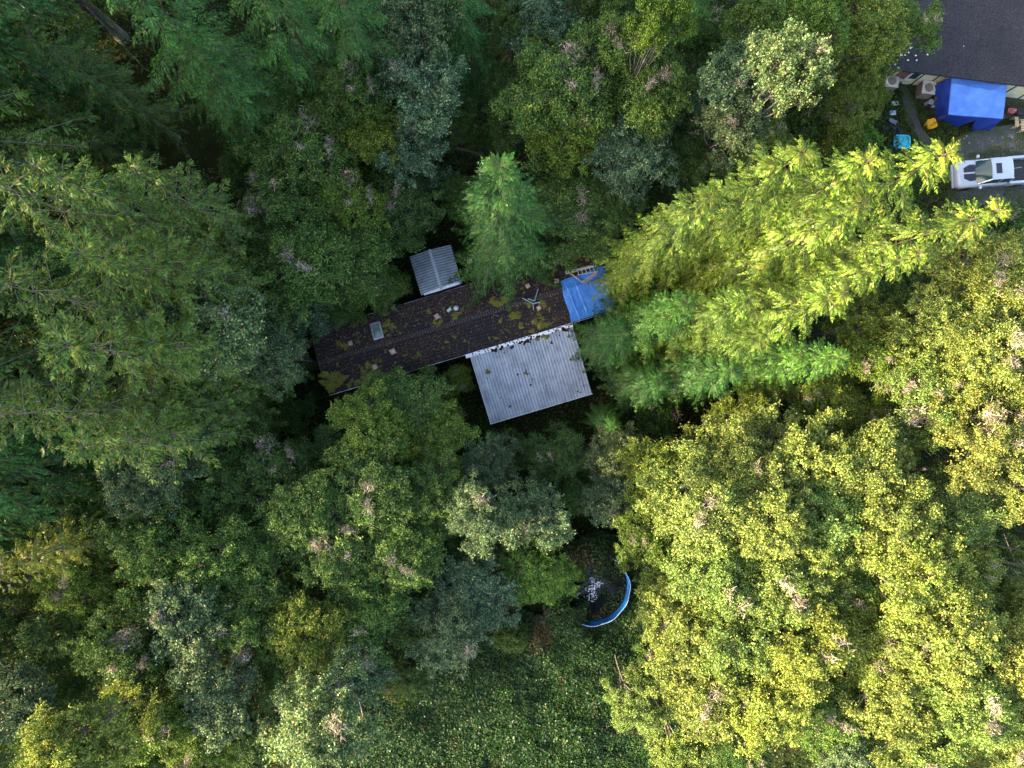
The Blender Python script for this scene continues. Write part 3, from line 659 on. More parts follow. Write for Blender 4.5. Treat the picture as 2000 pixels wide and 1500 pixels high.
q = MB(); q.add([(-.10,-sl-.02,sz(.1)+.04),(.10,-sl-.02,sz(.1)+.04),(.10,sl+.03,sz(.1)+.04),(-.10,sl+.03,sz(.1)+.04),(-.03,-sl-.02,3.17),(.03,-sl-.02,3.17),(.03,sl+.03,3.17),(-.03,sl+.03,3.17)], [(0,4,7,3),(4,5,6,7),(5,1,2,6)])
q.build('ridge_cap', mat_noise('ridge_metal', [(.3,(.30,.35,.38)),(.7,(.42,.47,.50))], 4, .5, 0), shed)
q = MB(); q.add([(-1.20,-sl-.07,sz(1.2)+.02),(-.1,-sl-.10,3.10),(1.25,-sl-.03,sz(1.2)+.03),(1.22,-sl+.13,sz(1.2)+.06),(-.1,-sl+.08,3.15),(-1.15,-sl+.07,sz(1.2)+.05)], [(0,1,4,5),(1,2,3,4)])
q.build('flashing', mat_noise('shed_flashing', [(.3,(.50,.55,.58)),(.6,(.74,.77,.80))], 5, .5, .2, .02), shed)
q = MB(); q.box(-sw+.12, sw-.12, -sl+.1, sl-.1, 0, 2.78); q.build('wall', mat_noise('shed_board', [(.3,(.10,.09,.08)),(.7,(.2,.18,.16))], 4), shed)

# ------------------------------------------------------------------ blue tarpaulin on the end of the roof
def tarp_mat(name, c0_, c1_):
    m, nt, b = newmat(name); n1 = noise(nt, 1.3, 5, .6, dist=.6); n2 = noise(nt, 7, 4, .6)
    r1 = ramp(nt, [(.35,c0_),(.65,c1_)]); nt.links.new(n1.outputs[0], r1.inputs[0]); nt.links.new(r1.outputs[0], b.inputs['Base Color'])
    b.inputs['Roughness'].default_value = .33; b.inputs['Specular IOR Level'].default_value = .55
    mp = N(nt,'ShaderNodeMapping'); tc = N(nt,'ShaderNodeTexCoord'); mp.inputs['Scale'].default_value = (14, 1.4, 1); mp.inputs['Rotation'].default_value = (0,0,.12); n3 = N(nt,'ShaderNodeTexNoise'); n3.inputs['Scale'].default_value = 1.0; n3.inputs['Detail'].default_value = 5
    nt.links.new(tc.outputs['Object'], mp.inputs[0]); nt.links.new(mp.outputs[0], n3.inputs['Vector'])
    bump(nt, b, mix(nt, n2.outputs[0], n3.outputs[0], .6), .8, .06); return m
tm = tarp_mat('blue_tarpaulin', (.030,.16,.52), (.075,.27,.70))
tq = [hp(1093,550,3.15), hp(1183,518,3.05), hp(1206,602,2.8), hp(1116,630,2.8)]
def tarp_fn(u, v):
    u2 = u*1.06
    x = (tq[0][0]*(1-u2)+tq[1][0]*u2)*(1-v) + (tq[3][0]*(1-u2)+tq[2][0]*u2)*v; y = (tq[0][1]*(1-u2)+tq[1][1]*u2)*(1-v) + (tq[3][1]*(1-u2)+tq[2][1]*u2)*v
    x += .04*math.sin(v*9+1)*(1-u) ; y += .05*math.sin(u*11)*(1-v)
    z = rz(min(abs(y), 2.2)) + .07 + .009*float(F1(x*3,y*1.0)) + .007*float(F1(x*1.5+7,y*4)) + .022*max(0,1-abs(((x*1.0+.12*y)%.62)-.3)*9)*(1 if u < .35 or u > .8 else .2)
    ov = max(0, x-(HL/2)); z -= min(1.2, ov*5)
    so2 = max(0, -y-HW/2); z -= so2*1.5
    return (x, y, z)
q = MB(); q.grid(tarp_fn, 110, 80); to = q.build('tarpaulin', tm, None, True, solid=.004); to.location = home.location; to.rotation_euler = home.rotation_euler
tag(to, 'crumpled bright blue tarpaulin over the end of the dark shingle roof', 'tarpaulin')
# ladder and boards on top of it
wd = mat_noise('bleached_wood', [(.3,(.30,.27,.22)),(.6,(.50,.46,.39)),(.8,(.62,.58,.50))], 9, .8, .4, .01)
wd2 = mat_noise('raw_lumber', [(.3,(.34,.25,.16)),(.7,(.56,.45,.30))], 9, .8, .4, .01)
al = mat_noise('ladder_aluminium', [(.3,(.55,.58,.60)),(.7,(.72,.74,.75))], 9, .4, 0, metal=.4)
q = MB(); a_ = Vector(hz_(1104.5,533,3.30)); b_ = Vector(hz_(1164,518,3.24)); q.beam(a_, b_, .20, .05); q.beam(a_+Vector((0,.02,.05)), b_+Vector((-.05,.02,.05)), .07, .05)
o = q.build('plank', wd, None, bevel=.006); o.location = home.location; o.rotation_euler = home.rotation_euler; tag(o, 'long bleached plank lying along the top edge of the roof tarpaulin', 'plank')
lad = empty('ladder', (0,0,0)); lad.location = home.location; lad.rotation_euler = home.rotation_euler; tag(lad, 'short aluminium ladder with open rungs on the blue roof tarpaulin', 'ladder')
A0 = Vector(hz_(1128.5,537,3.30)); A1 = Vector(hz_(1164,530.5,3.26)); B0 = Vector(hz_(1126,528,3.32)); B1 = Vector(hz_(1160,520,3.28))
q = MB(); q.beam(A0, A1, .035, .07); q.build('rail', al, lad); q = MB(); q.beam(B0, B1, .035, .07); q.build('rail', al, lad)
for i in range(5):
    t = .06+.22*i; q = MB(); q.tube([A0.lerp(A1,t), B0.lerp(B1,t)], .02, 6); q.build('rung', al, lad)
for i, (p_, r_, lb, wv) in enumerate((((1114,534),(1140,553),'single raw board slanting down to the right across the tarpaulin edge',.075),((1137,551),(1168,529),'upper raw board of the pair leaning right on the tarpaulin',.10),((1141,553),(1167,534),'lower narrow raw board of the pair on the tarpaulin',.055))):
    q = MB(); q.beam(hz_(*p_,3.34+.03*i), hz_(*r_,3.30+.03*i), wv, .04); o = q.build('board', wd2, None, bevel=.004); o.location = home.location; o.rotation_euler = home.rotation_euler
    tag(o, lb, 'board', 'loose boards on the roof tarpaulin')
# ------------------------------------------------------------------ garage with the big dark roof
GRz = math.radians(-7.2)
G0 = pw(1732, 133, 2.75)                   # south west roof corner
gar = empty('garage', (G0[0], G0[1], 0), GRz); tag(gar, 'long cream sided building under a wide dark shingle roof', 'garage')
def gp(px, py, z=0):
    X, Y = pw(px, py, z); dx = X-G0[0]; dy = Y-G0[1]
    return (dx*math.cos(GRz)+dy*math.sin(GRz), -dx*math.sin(GRz)+dy*math.cos(GRz))
GL, GD = 14.0, 6.2
def grz(y): return 2.75 + .26*min(y, 2*GD-y)
m, nt, b = newmat('dark_shingle'); n1 = noise(nt, 8, 8, .9); n2 = noise(nt, .7, 4); v = N(nt,'ShaderNodeTexVoronoi'); v.inputs['Scale'].default_value = 9
tc = N(nt,'ShaderNodeTexCoord'); nt.links.new(tc.outputs['Object'], v.inputs['Vector'])
c1r = ramp(nt, [(.38,(.004,.004,.006)),(.50,(.020,.018,.023)),(.60,(.042,.035,.038)),(.72,(.13,.09,.08))]); nt.links.new(n1.outputs[0], c1r.inputs[0])
c2r = ramp(nt, [(.35,(.75,.75,.8)),(.65,(1.15,1.1,1.1))]); nt.links.new(n2.outputs[0], c2r.inputs[0])
c3r = ramp(nt, [(.0,(.78,.78,.78)),(1,(1.2,1.2,1.2))]); nt.links.new(v.outputs['Color'], c3r.inputs[0])
cc = mix(nt, mix(nt, c1r.outputs[0], c2r.outputs[0], 1, 'MULTIPLY'), c3r.outputs[0], 1, 'MULTIPLY')
nt.links.new(cc, b.inputs['Base Color']); b.inputs['Roughness'].default_value = .88; bump(nt, b, n1.outputs[0], .5, .02)
q = MB(); nc = 40
for i in range(nc):
    y0 = GD*i/nc; y1 = GD*(i+1)/nc
    q.add([(0,y0,grz(y0)+.014),(GL,y0,grz(y0)+.014),(GL,y1+.01,grz(y1)+.001),(0,y1+.01,grz(y1)+.001),(0,y0,grz(y0)-.02),(GL,y0,grz(y0)-.02)], [(0,1,2,3),(4,5,1,0)])
q.add([(0,GD,grz(GD)),(GL,GD,grz(GD)),(GL,2*GD,2.75),(0,2*GD,2.75)], [(0,1,2,3)])
q.box(0, GL, -.03, -.003, 2.60, 2.755)
q.add([(0,.0,2.6),(GL,.0,2.6),(GL,GD,grz(GD)-.15),(0,GD,grz(GD)-.15),(GL,2*GD,2.6),(0,2*GD,2.6)], [(3,2,1,0),(5,4,2,3)])
groof = q.build('roof', m, gar)
cream = mat_noise('cream_siding', [(.3,(.50,.46,.30)),(.55,(.66,.62,.42)),(.75,(.72,.70,.55))], 2.0, .7, .2, .01)
q = MB(); q.box(.25, GL-.25, .45, 2*GD-.4, 0, 2.62); q.build('wall', cream, gar)
db = mat_noise('dark_batten', [(.3,(.03,.03,.03)),(.7,(.07,.06,.06))], 5); wt = mat_noise('door_white', [(.3,(.55,.50,.45)),(.7,(.75,.72,.66))], 4)
red = mat_noise('rusty_red', [(.3,(.10,.05,.045)),(.7,(.22,.11,.10))], 5)
for x in (1.15, 3.05, 4.05, 5.4, 8.4, 9.3, 10.6, 12.2):
    q = MB(); q.box(x-.05, x+.05, .42, .449, 0, 2.58); q.build('batten', db, gar)
q = MB(); q.box(1.3, 1.36, .40, .449, 0, 2.3); q.box(2.2, 2.26, .40, .449, 0, 2.3); q.box(1.36,2.2,.40,.449,2.24,2.3); dr = q.build('door', wt, gar)
q = MB(); q.box(1.37, 2.19, .425, .449, .75, 2.23); q.build('screen', red, dr); q = MB(); q.box(1.37, 2.19, .425, .449, .02, .74); q.build('panel', wt, dr)
q = MB(); q.box(2.3, 2.9, .42, .449, .9, 2.2); wi = q.build('window', wt, gar); q = MB(); q.box(2.36, 2.84, .405, .42, .96, 2.14); q.build('pane', glass_m, wi)
# pale leaves on the roof corner
for i, (x_, y_) in enumerate([(1778,94),(1774,103),(1811,107),(1788,109),(1752,117),(1773,118),(1752,117),(1767,108),(1737,133),(1754,133),(1733,118),(1759,107),(1882,90),(1758,109),(1734,119),(1748,126),(1790,118)]):
    z = 2.78+.26*max(0, (135-y_)/29.)
    x, y = pw(x_, y_, z); q = MB(); a = rnd.uniform(0,6); q.M = Matrix.Translation((x, y, z+.03)) @ Matrix.Rotation(a,4,'Z') @ Matrix.Rotation(-.2,4,'X')
    s_ = rnd.uniform(.055,.085); q.add([(-s_,0,0),(-s_*.3,-s_*.6,.01),(s_*.6,-s_*.5,0),(s_,0,.015),(s_*.6,s_*.5,0),(-s_*.3,s_*.6,.01)], [(0,1,2,3,4,5)])
    tag(q.build('fallen_leaf', mat_noise('bleached_leaf', [(.3,(.55,.48,.36)),(.7,(.75,.68,.55))], 20) if i == 0 else bpy.data.materials['bleached_leaf'], None), 'pale fallen leaf lying on the corner of the dark garage roof', 'leaf', 'pale leaves on the garage roof corner')

# ------------------------------------------------------------------ blue tarp shelter
def P3(px, py, z): x, y = pw(px, py, z); return Vector((x, y, z))
tent = empty('tarp_shelter', (*pw(1900, 200, 0), 0), 0); tag(tent, 'blue tarpaulin shelter on a frame in front of the garage', 'shelter')
TI = tent.matrix_world.copy(); T0 = Vector(tent.location)
tq2 = [P3(1859,150,2.30), P3(1967,163,2.30), P3(1959,232,2.12), P3(1852,224,2.12)]
mid_ = (tq2[0]+tq2[1]+tq2[2]+tq2[3])/4
def tent_fn(u, v):
    p = (tq2[0]*(1-u)+tq2[1]*u)*(1-v) + (tq2[3]*(1-u)+tq2[2]*u)*v
    e = math.sin(math.pi*u)*math.sin(math.pi*v)
    z = p.z + .12*e + .045*math.sin(9*(u+v)+2*math.sin(3*u))*e + .05*max(0,1-abs(u-.95*(1-v)-.03)*14) + .04*max(0,1-abs(v-.18-.12*u)*18) + .008*math.sin(38*u+3*v)+.008*math.sin(44*v+5*u)
    sagv = .10*math.sin(math.pi*u)*v
    return (p.x-T0.x, p.y-T0.y-.06*math.sin(math.pi*u)*v*0, z-sagv)
tm2 = tarp_mat('pale_blue_tarpaulin', (.050,.145,.46), (.085,.21,.55)); tm3 = tarp_mat('deep_blue_tarpaulin', (.008,.03,.26), (.02,.07,.45))  # canopy in a paler blue, curtains in a deeper blue
q = MB(); q.grid(tent_fn, 60, 44); q.build('canopy', tm2, tent, True, solid=.004)
def curtain(a, b, ga, gb, name, amp=.03, n=2.6):
    def fn(u, v):
        p = (a*(1-u)+b*u)*(1-v) + (ga*(1-u)+gb*u)*v; d = (b-a).normalized(); nn = Vector((d.y, -d.x, 0))
        p = p + nn*amp*math.sin(u*n*2*math.pi)*v - T0; return (p.x, p.y, p.z-.01)
    q = MB(); q.grid(fn, 40, 16); return q.build(name, tm3, tent, True, solid=.004)
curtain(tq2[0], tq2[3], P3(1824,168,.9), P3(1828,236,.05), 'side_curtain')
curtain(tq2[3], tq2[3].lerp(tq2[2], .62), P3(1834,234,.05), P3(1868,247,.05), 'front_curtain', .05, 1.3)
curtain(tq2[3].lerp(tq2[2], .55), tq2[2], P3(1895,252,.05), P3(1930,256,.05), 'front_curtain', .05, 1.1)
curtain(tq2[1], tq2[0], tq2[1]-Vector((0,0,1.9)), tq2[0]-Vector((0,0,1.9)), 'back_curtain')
for i, c in enumerate(tq2):
    q = MB(); q.tube([c-T0-Vector((0,0,.06)), Vector((c.x-T0.x, c.y-T0.y, 0))], .025, 8); q.build('pole', mat_noise('dark_pole', [(.3,(.03,.03,.05)),(.7,(.06,.06,.09))], 5) if i == 0 else bpy.data.materials['dark_pole'], tent)

# ------------------------------------------------------------------ old washing machines
sil_ = mat_noise('fan_grey', [(.3,(.10,.10,.11)),(.7,(.28,.28,.3))], 5)
enam = mat_noise('yellowed_enamel', [(.3,(.42,.37,.30)),(.55,(.60,.55,.46)),(.8,(.70,.66,.58))], 4, .5, .1, .01)
def washer(px, py, rz_, label, sc=1.2, zt=.95, drum_dark=True):
    x, y = pw(px, py, zt); o = empty('cooling_unit', (x, y, 0), rz_); s_ = .36*sc
    q = MB(); q.box(-s_, s_, -s_, s_, .03, zt-.04); q.build('cabinet', mat_noise('stained_panel', [(.3,(.14,.11,.09)),(.6,(.27,.22,.18))], 3) if 'stained_panel' not in bpy.data.materials else bpy.data.materials['stained_panel'], o, bevel=.01)
    q = MB(); n = 32; rin = .26*sc; outr = []; vs = []; fs = []
    for k_ in range(n):
        t = 2*math.pi*k_/n; c, s2_ = math.cos(t), math.sin(t); f = s_*1.03/max(abs(c), abs(s2_)); vs += [(c*f, s2_*f, zt-.045), (c*f, s2_*f, zt), (c*rin, s2_*rin, zt+.005), (c*rin*.97, s2_*rin*.97, zt-.06)]
    for k_ in range(n):
        a, b_ = k_*4, ((k_+1)%n)*4; fs += [(a, b_, b_+1, a+1), (a+1, b_+1, b_+2, a+2), (a+2, b_+2, b_+3, a+3)]
    q.add(vs, fs); q.build('top_panel', enam, o)
    q = MB(); q.lathe([(rin*.97,zt-.05),(rin*.93,zt-.35),(.10,zt-.40),(.08,zt-.12),(.03,zt-.08),(.001,zt-.08)], 24); q.build('fan_well', mat_noise('drum_dark', [(.3,(.006,.006,.007)),(.7,(.02,.02,.022))], 8, .8) if 'drum_dark' not in bpy.data.materials else bpy.data.materials['drum_dark'], o, True)
    q = MB(); q.lathe([(.001,zt-.10),(.06,zt-.11),(.07,zt-.2)], 14)
    for k3 in range(3):
        q.M = Matrix.Rotation(k3*2.094+.5,4,'Z'); q.grid(lambda u,v: ((.06+.20*u)*math.cos((v-.5)*.45*(.5+u)), (.06+.20*u)*math.sin((v-.5)*.45*(.5+u)), zt-.15+.05*v), 4, 5)
    q.build('fan_blades', sil_, o, True)
    tag(o, label, 'cooling unit', 'old cooling units by the garage'); return o
washer(1815, 170.5, -.12, 'beige cooling unit with round fan opening and brown sides beside the blue shelter')
washer(1743, 157, -.10, 'beige cooling unit with round fan opening at the left corner of the garage')
washer(2003, 160, -.10, 'beige cooling unit with round fan opening right of the blue shelter')

# yellow tub, blue tub
def tub(name, px, py, z0, lx, ly, h, rz_, mat, label, cat, rr=.12):
    x, y = pw(px, py, z0+h); o = empty(name, (x, y, z0), rz_); 
    def ring(sx, sy, z, n=32):
        out_ = []
        for k_ in range(n):
            t = 2*math.pi*k_/n; c, s_ = math.cos(t), math.sin(t); e = .42
            out_.append((sx*math.copysign(abs(c)**e, c), sy*math.copysign(abs(s_)**e, s_), z))
        return out_
    q = MB(); n = 32; L_ = [ring(lx*.42,ly*.42,0), ring(lx*.47,ly*.47,h*.96), ring(lx*.52,ly*.52,h*.96), ring(lx*.52,ly*.52,h), ring(lx*.46,ly*.46,h), ring(lx*.41,ly*.41,.03)]
    vs = sum(L_, []); fs = [(i*n+k_, i*n+(k_+1)%n, (i+1)*n+(k_+1)%n, (i+1)*n+k_) for i in range(len(L_)-1) for k_ in range(n)]
    q.add(vs, fs + [tuple(range(n))[::-1], tuple((len(L_)-1)*n+k_ for k_ in range(n))]); q.build('shell', mat, o, False)
    q = MB(); q.add(ring(lx*.43, ly*.43, h*.45), [tuple(range(n))]); q.build('contents', mat, o)
    tag(o, label, cat); return o
ym_ = mat_noise('yellow_plastic', [(.3,(.60,.33,.015)),(.7,(.78,.45,.03))], 3, .4, 0); tq_ = mat_noise('teal_plastic', [(.3,(.03,.36,.46)),(.7,(.06,.50,.60))], 3, .35, 0)
tub('yellow_crate', 1821, 241, 0, .60, .64, .32, .35, ym_, 'bright yellow plastic crate at the corner of the blue shelter', 'crate')
tub('wading_tub', 1762, 276.5, 0, 1.12, .92, .22, -.05, tq_, 'small teal plastic wading tub on the grass', 'tub')
q = MB(); q.tube([P3(1809,240,.35), P3(1805,246,.1)], .02, 6); q.tube([P3(1809,240,.35), P3(1814,232,.6)], .02, 6); tag(q.build('yellow_stick', ym_), 'thin yellow stick leaning on the left of the yellow crate', 'stick')
# small engine
en = empty('engine', (*pw(1820,164+34,.5), 0), .1); tag(en, 'old engine with silver fan housing on the ground left of the shelter', 'engine')
sil = mat_noise('dull_silver', [(.3,(.20,.22,.24)),(.7,(.55,.58,.60))], 12, .4, .3, .01, metal=.5); blk = mat_noise('greasy_black', [(.3,(.012,.012,.012)),(.7,(.045,.045,.05))], 12, .5)
q = MB(); q.box(-.20,.22,-.16,.20,0,.38); q.box(-.05,.30,-.42,-.18,0,.26); q.build('block', blk, en, bevel=.02)
q = MB(); q.lathe([(.19,.38),(.20,.46),(.15,.47),(.14,.42),(.07,.42),(.06,.48),(.001,.48)], 20); q.build('fan_housing', sil, en)
q = MB(); q.lathe([(.10,.26),(.11,.34),(.04,.36),(.001,.36)], 14, (.18,-.28,0)); q.build('flywheel', sil, en)
q = MB(); q.box(-.30,-.22,-.14,.06,.1,.45); q.build('bracket', sil, en)
# plank by the shelter, rubble bits
q = MB(); q.beam(P3(1826,193,.75), P3(1850,182.5,.95), .20, .05); tag(q.build('leaning_board', mat_noise('olive_board', [(.3,(.14,.10,.03)),(.7,(.26,.19,.06))], 5)), 'olive brown board leaning under the left side of the blue shelter', 'board')
# black tarp heap
q = MB(); hc = P3(1747,250,.2)
q.grid(lambda u,v: (hc.x+(u-.5)*1.35, hc.y+(v-.5)*.42+.15*math.sin(u*5), .03+.24*math.sin(math.pi*u)**.6*math.sin(math.pi*v)**.7*(1+.3*math.sin(u*17+v*5))), 30, 14)
tag(q.build('black_sheeting', mat_noise('black_plastic', [(.3,(.008,.009,.012)),(.7,(.022,.024,.032))], 6, .3), None, True), 'crumpled black plastic sheeting left of the path above the teal tub', 'sheeting')
q = MB(); q.beam(P3(1737,233,.18), P3(1752,240,.18), .22, .10); q.tube([P3(1738,237,.3), P3(1750,243,.3)], .04, 6); tag(q.build('grey_panel', mat_noise('grey_plastic', [(.3,(.10,.11,.13)),(.7,(.18,.19,.22))], 6), bevel=.01), 'grey panel lying just above the black sheeting', 'panel')
q = MB(); c = P3(1744,220,.25); q.grid(lambda u,v: (c.x+(u-.5)*.42, c.y+(v-.5)*.32, .25+.05*math.sin(u*9)*math.sin(v*8)), 10, 8); q.box(c.x-.15,c.x+.15,c.y-.1,c.y+.1,0,.22)
tag(q.build('blue_bag', mat_noise('blue_white_bag', [(.4,(.06,.13,.26)),(.6,(.42,.46,.50))], 7, .4), None, True), 'crumpled blue and white bag in weeds left of the path', 'bag')
q = MB(); c = P3(1749,201,.25); q.grid(lambda u,v: (c.x+(u-.5)*.45, c.y+(v-.5)*.30, .22+.07*math.sin(u*11+2)*math.sin(v*7)), 10, 8); q.box(c.x-.12,c.x+.15,c.y-.1,c.y+.08,0,.18)
tag(q.build('pale_bag', mat_noise('pale_bag', [(.4,(.20,.23,.22)),(.6,(.50,.52,.50))], 7, .5), None, True), 'pale grey crumpled bag in weeds above the blue one', 'bag')
# wooden pallet chair pieces at the right edge
for (a, b_, lb) in (((1985.5,228),(1987,246),'left upright wooden slat frame right of the blue shelter'),((1998,232),(1999,254),'right wooden slat frame at the picture edge by the garage yard')):
    o = empty('wood_rack', (*pw((a[0]+b_[0])/2, (a[1]+b_[1])/2, .5), 0), 0); A_ = P3(*a,.55)-Vector(o.location); B_ = P3(*b_,.55)-Vector(o.location)
    q = MB()
    for i in range(7): c = A_.lerp(B_, (i+.5)/7); q.box(c.x-.13, c.x+.13, c.y-.03, c.y+.03, .52, .55)
    q.build('slats', wd2, o)
    q = MB()
    for c in (A_, B_):
        for s_ in (-.11,.11): q.box(c.x+s_-.02, c.x+s_+.02, c.y-.02, c.y+.02, 0, .52)
    q.build('legs', wd2, o); tag(o, lb, 'rack')
q = MB(); q.beam(P3(1976,250,.08), P3(1995,242,.08), .10, .06); tag(q.build('loose_board', wd2), 'loose raw board on the ground beside the wooden rack', 'board')
q = MB(); c = P3(1977,216,.3); q.grid(lambda u,v: (c.x+(u-.5)*.6, c.y+(v-.5)*.35, .32+.06*math.sin(u*9)*math.cos(v*8)), 12, 8); q.box(c.x-.22,c.x+.22,c.y-.12,c.y+.12,0,.28)
tag(q.build('red_bundle', mat_noise('faded_red', [(.3,(.22,.05,.05)),(.6,(.40,.12,.12)),(.8,(.5,.35,.35))], 6, .6), None, True), 'faded red bundle on the ground right of the blue shelter', 'bundle')
q = MB(); c = P3(1995,217,.3); q.box(c.x-.28,c.x+.28,c.y-.25,c.y+.25,.0,.34); tag(q.build('dark_bin', blk, None, bevel=.06), 'dark bin on the ground right of the red bundle', 'bin')
# stones
stm = mat_noise('pale_stone', [(.3,(.12,.11,.10)),(.7,(.26,.24,.21))], 12)
for i in range(12):
    p_ = (rnd.uniform(1880,1995), rnd.uniform(256,300)); 
    if i < 3: p_ = [(1970,267),(1974,266),(1978,262)][i]
    x, y = pw(*p_); s_ = rnd.uniform(.04,.09); q = MB(); q.M = Matrix.Translation((x,y,.03)) @ Matrix.Rotation(rnd.uniform(0,6),4,'Z')
    q.lathe([(.001,-s_*.3),(s_,0),(s_*rnd.uniform(.6,.9),s_*.5),(.001,s_*.6)], 7); o = q.build('stone', stm); tag(o, 'small pale stone lying on the gravel between truck and shelter', 'stone', 'stones on the gravel')

# ------------------------------------------------------------------ pickup truck
TR = math.radians(4.3)
tx, ty = pw(1866, 342, .8); trk = empty('pickup_truck', (tx, ty, 0), TR); trk.scale = (.96,.95,.97); tag(trk, 'white pickup truck with black hood panels and sunroof parked on the gravel', 'pickup truck')
paint, nt, b = newmat('white_paint'); b.inputs['Base Color'].default_value = (.42,.45,.50,1); b.inputs['Roughness'].default_value = .22; b.inputs['Coat Weight'].default_value = .5
blackp, nt, b = newmat('black_decal'); b.inputs['Base Color'].default_value = (.018,.018,.022,1); b.inputs['Roughness'].default_value = .3
glas, nt, b = newmat('tinted_glass'); b.inputs['Base Color'].default_value = (.02,.06,.062,1); b.inputs['Roughness'].default_value = .08; b.inputs['Specular IOR Level'].default_value = .35
rub = mat_noise('tyre_rubber', [(.3,(.015,.015,.015)),(.7,(.03,.03,.03))], 20); chrome, nt, b = newmat('rim_metal'); b.inputs['Base Color'].default_value = (.5,.5,.52,1); b.inputs['Metallic'].default_value = .8; b.inputs['Roughness'].default_value = .3
HWd = .98
def section(st, zf_):     # loft of cross sections: (x, half width, z bottom, z shoulder, z top, top half width)
    q = MB(); vs = []; n = 12
    for (x, hw, zb_, zs, zt, tw) in st:
        ring = [(-hw*.93,zb_),(-hw,zb_+.15),(-hw,zs-.10),(-hw*.97,zs),(-tw,zt-.025),(-tw*.6,zt),(tw*.6,zt),(tw,zt-.025),(hw*.97,zs),(hw,zs-.10),(hw,zb_+.15),(hw*.93,zb_)]
        vs += [(x, y, z) for y, z in ring]
    m_ = len(st); fs = [(i*n+k_, i*n+(k_+1)%n, (i+1)*n+(k_+1)%n, (i+1)*n+k_) for i in range(m_-1) for k_ in range(n)]
    fs += [tuple(range(n))[::-1], tuple((m_-1)*n+k_ for k_ in range(n))]
    q.add(vs, fs); return q
q = section([(0,.78,.45,.80,.86,.66),(.08,.90,.42,.92,1.00,.76),(.30,.97,.40,1.0,1.08,.82),(1.30,HWd,.40,1.03,1.14,.86),(1.42,HWd,.40,1.03,1.15,.86),(3.45,HWd,.40,1.05,1.12,.88)], None)
q.build('body', paint, trk, True, bevel=.01).data.polygons.foreach_set('use_smooth', [False]*0 or [True]*len(bpy.data.meshes[-1].polygons)) if False else q.build('body', paint, trk, True)
# cab with glass all round
q = MB(); q.grid(lambda u,v: (1.95+1.50*u, (v-.5)*2*.73, 1.80+.055*math.sin(math.pi*v)-.02*abs(2*u-1)**3), 12, 12); q.box(1.98,3.42,-.72,.72,1.72,1.79); q.build('roof', paint, trk, True)
def quadobj(name, pts, mat, par, th=0.0, sub=None):
    q = MB(); q.add(pts, [(0,1,2,3)]); return q.build(name, mat, par, solid=th)
q = MB(); q.grid(lambda u,v: (1.30+.66*u-.10*math.sin(math.pi*v)*(1-u)+.10*math.sin(math.pi*v)*0, (v-.5)*2*(.82*(1-u)+.70*u), 1.15+.64*u+.02*math.sin(math.pi*v)), 8, 12); q.build('windshield', glas, trk, True)
q = MB(); q.grid(lambda u,v: (3.44+.12*u, (v-.5)*2*(.70*(1-u)+.80*u), 1.78-.66*u), 3, 6); q.build('rear_window', glas, trk, True)
for s_ in (-1,1):
    q = MB(); P_ = [(1.42,s_*.86,1.12),(3.52,s_*.86,1.12),(3.42,s_*.735,1.77),(2.02,s_*.735,1.77)]; q.add(P_, [(0,1,2,3) if s_ < 0 else (3,2,1,0)]); q.build('side_window', glas, trk)
    q = MB(); q.beam((1.34,s_*.83,1.14),(1.98,s_*.725,1.785),.07,.05); q.beam((2.70,s_*.872,1.12),(2.70,s_*.745,1.775),.06,.04); q.beam((1.96,s_*.735,1.79),(3.46,s_*.735,1.79),.06,.05); q.beam((3.46,s_*.735,1.785),(3.56,s_*.86,1.1),.07,.05); q.build('pillar', paint, trk)
    q = MB(); q.box(1.35,1.50,min(s_*.99,s_*1.22),max(s_*.99,s_*1.22),1.12,1.30); q.build('mirror', paint, trk, bevel=.03)
    q = MB(); q.add([(.42,s_*.06,1.102),(1.22,s_*.06,1.148),(1.22,s_*.56,1.142),(.85,s_*.60,1.122),(.42,s_*.38,1.100)], [(0,1,2,3,4) if s_ > 0 else (4,3,2,1,0)])
    q.M = Matrix.Translation((0,0,.012)); q.v = [(a,b_,c+.012) for a,b_,c in q.v]; q.build('hood_decal', blackp, trk)
    q = MB(); q.box(.02,.16,min(s_*.58,s_*.80),max(s_*.58,s_*.80),.70,.86); q.build('headlight', mat_noise('lamp_glass', [(.3,(.6,.62,.62)),(.7,(.8,.82,.82))], 4, .1, 0) if 'lamp_glass' not in bpy.data.materials else bpy.data.materials['lamp_glass'], trk, bevel=.02)
    for x in (.95, 4.55):
        wh = MB(); wh.M = Matrix.Translation((x, s_*.86, .40)) @ Matrix.Rotation(math.pi/2,4,'X'); wh.lathe([(.20,-.13),(.36,-.13),(.40,-.09),(.40,.09),(.36,.13),(.20,.13)], 28); wo = wh.build('wheel', rub, trk, True)
        rm = MB(); rm.M = Matrix.Translation((x, s_*.86, .40)) @ Matrix.Rotation(math.pi/2,4,'X'); rm.lathe([(.205,-.11),(.20,.0),(.05,.02),(.001,.02)], 20); rm.build('rim', chrome, wo, True)
    q = MB(); q.box(3.60,5.80,min(s_*.80,s_*.98),max(s_*.80,s_*.98),.45,1.16); q.build('bed_side', paint, trk, bevel=.03)
q = MB(); q.box(2.22,2.62,-.36,.36,1.852,1.868); q.build('sunroof', blackp, trk, bevel=.02)
q = MB(); q.box(.0,.06,-.75,.75,.38,.60); q.box(-.08,.02,-.85,.85,.40,.56); q.build('bumper', paint, trk, bevel=.02)
q = MB(); q.box(3.58,5.75,-.79,.79,.5,.62); q.box(3.50,3.60,-.80,.80,.5,1.12)
for i in range(12): q.box(3.62,5.72,-.76+.13*i,-.70+.13*i,.62,.645)
q.build('bed', mat_noise('bed_liner', [(.3,(.02,.02,.022)),(.7,(.06,.06,.06))], 9, .6), trk)
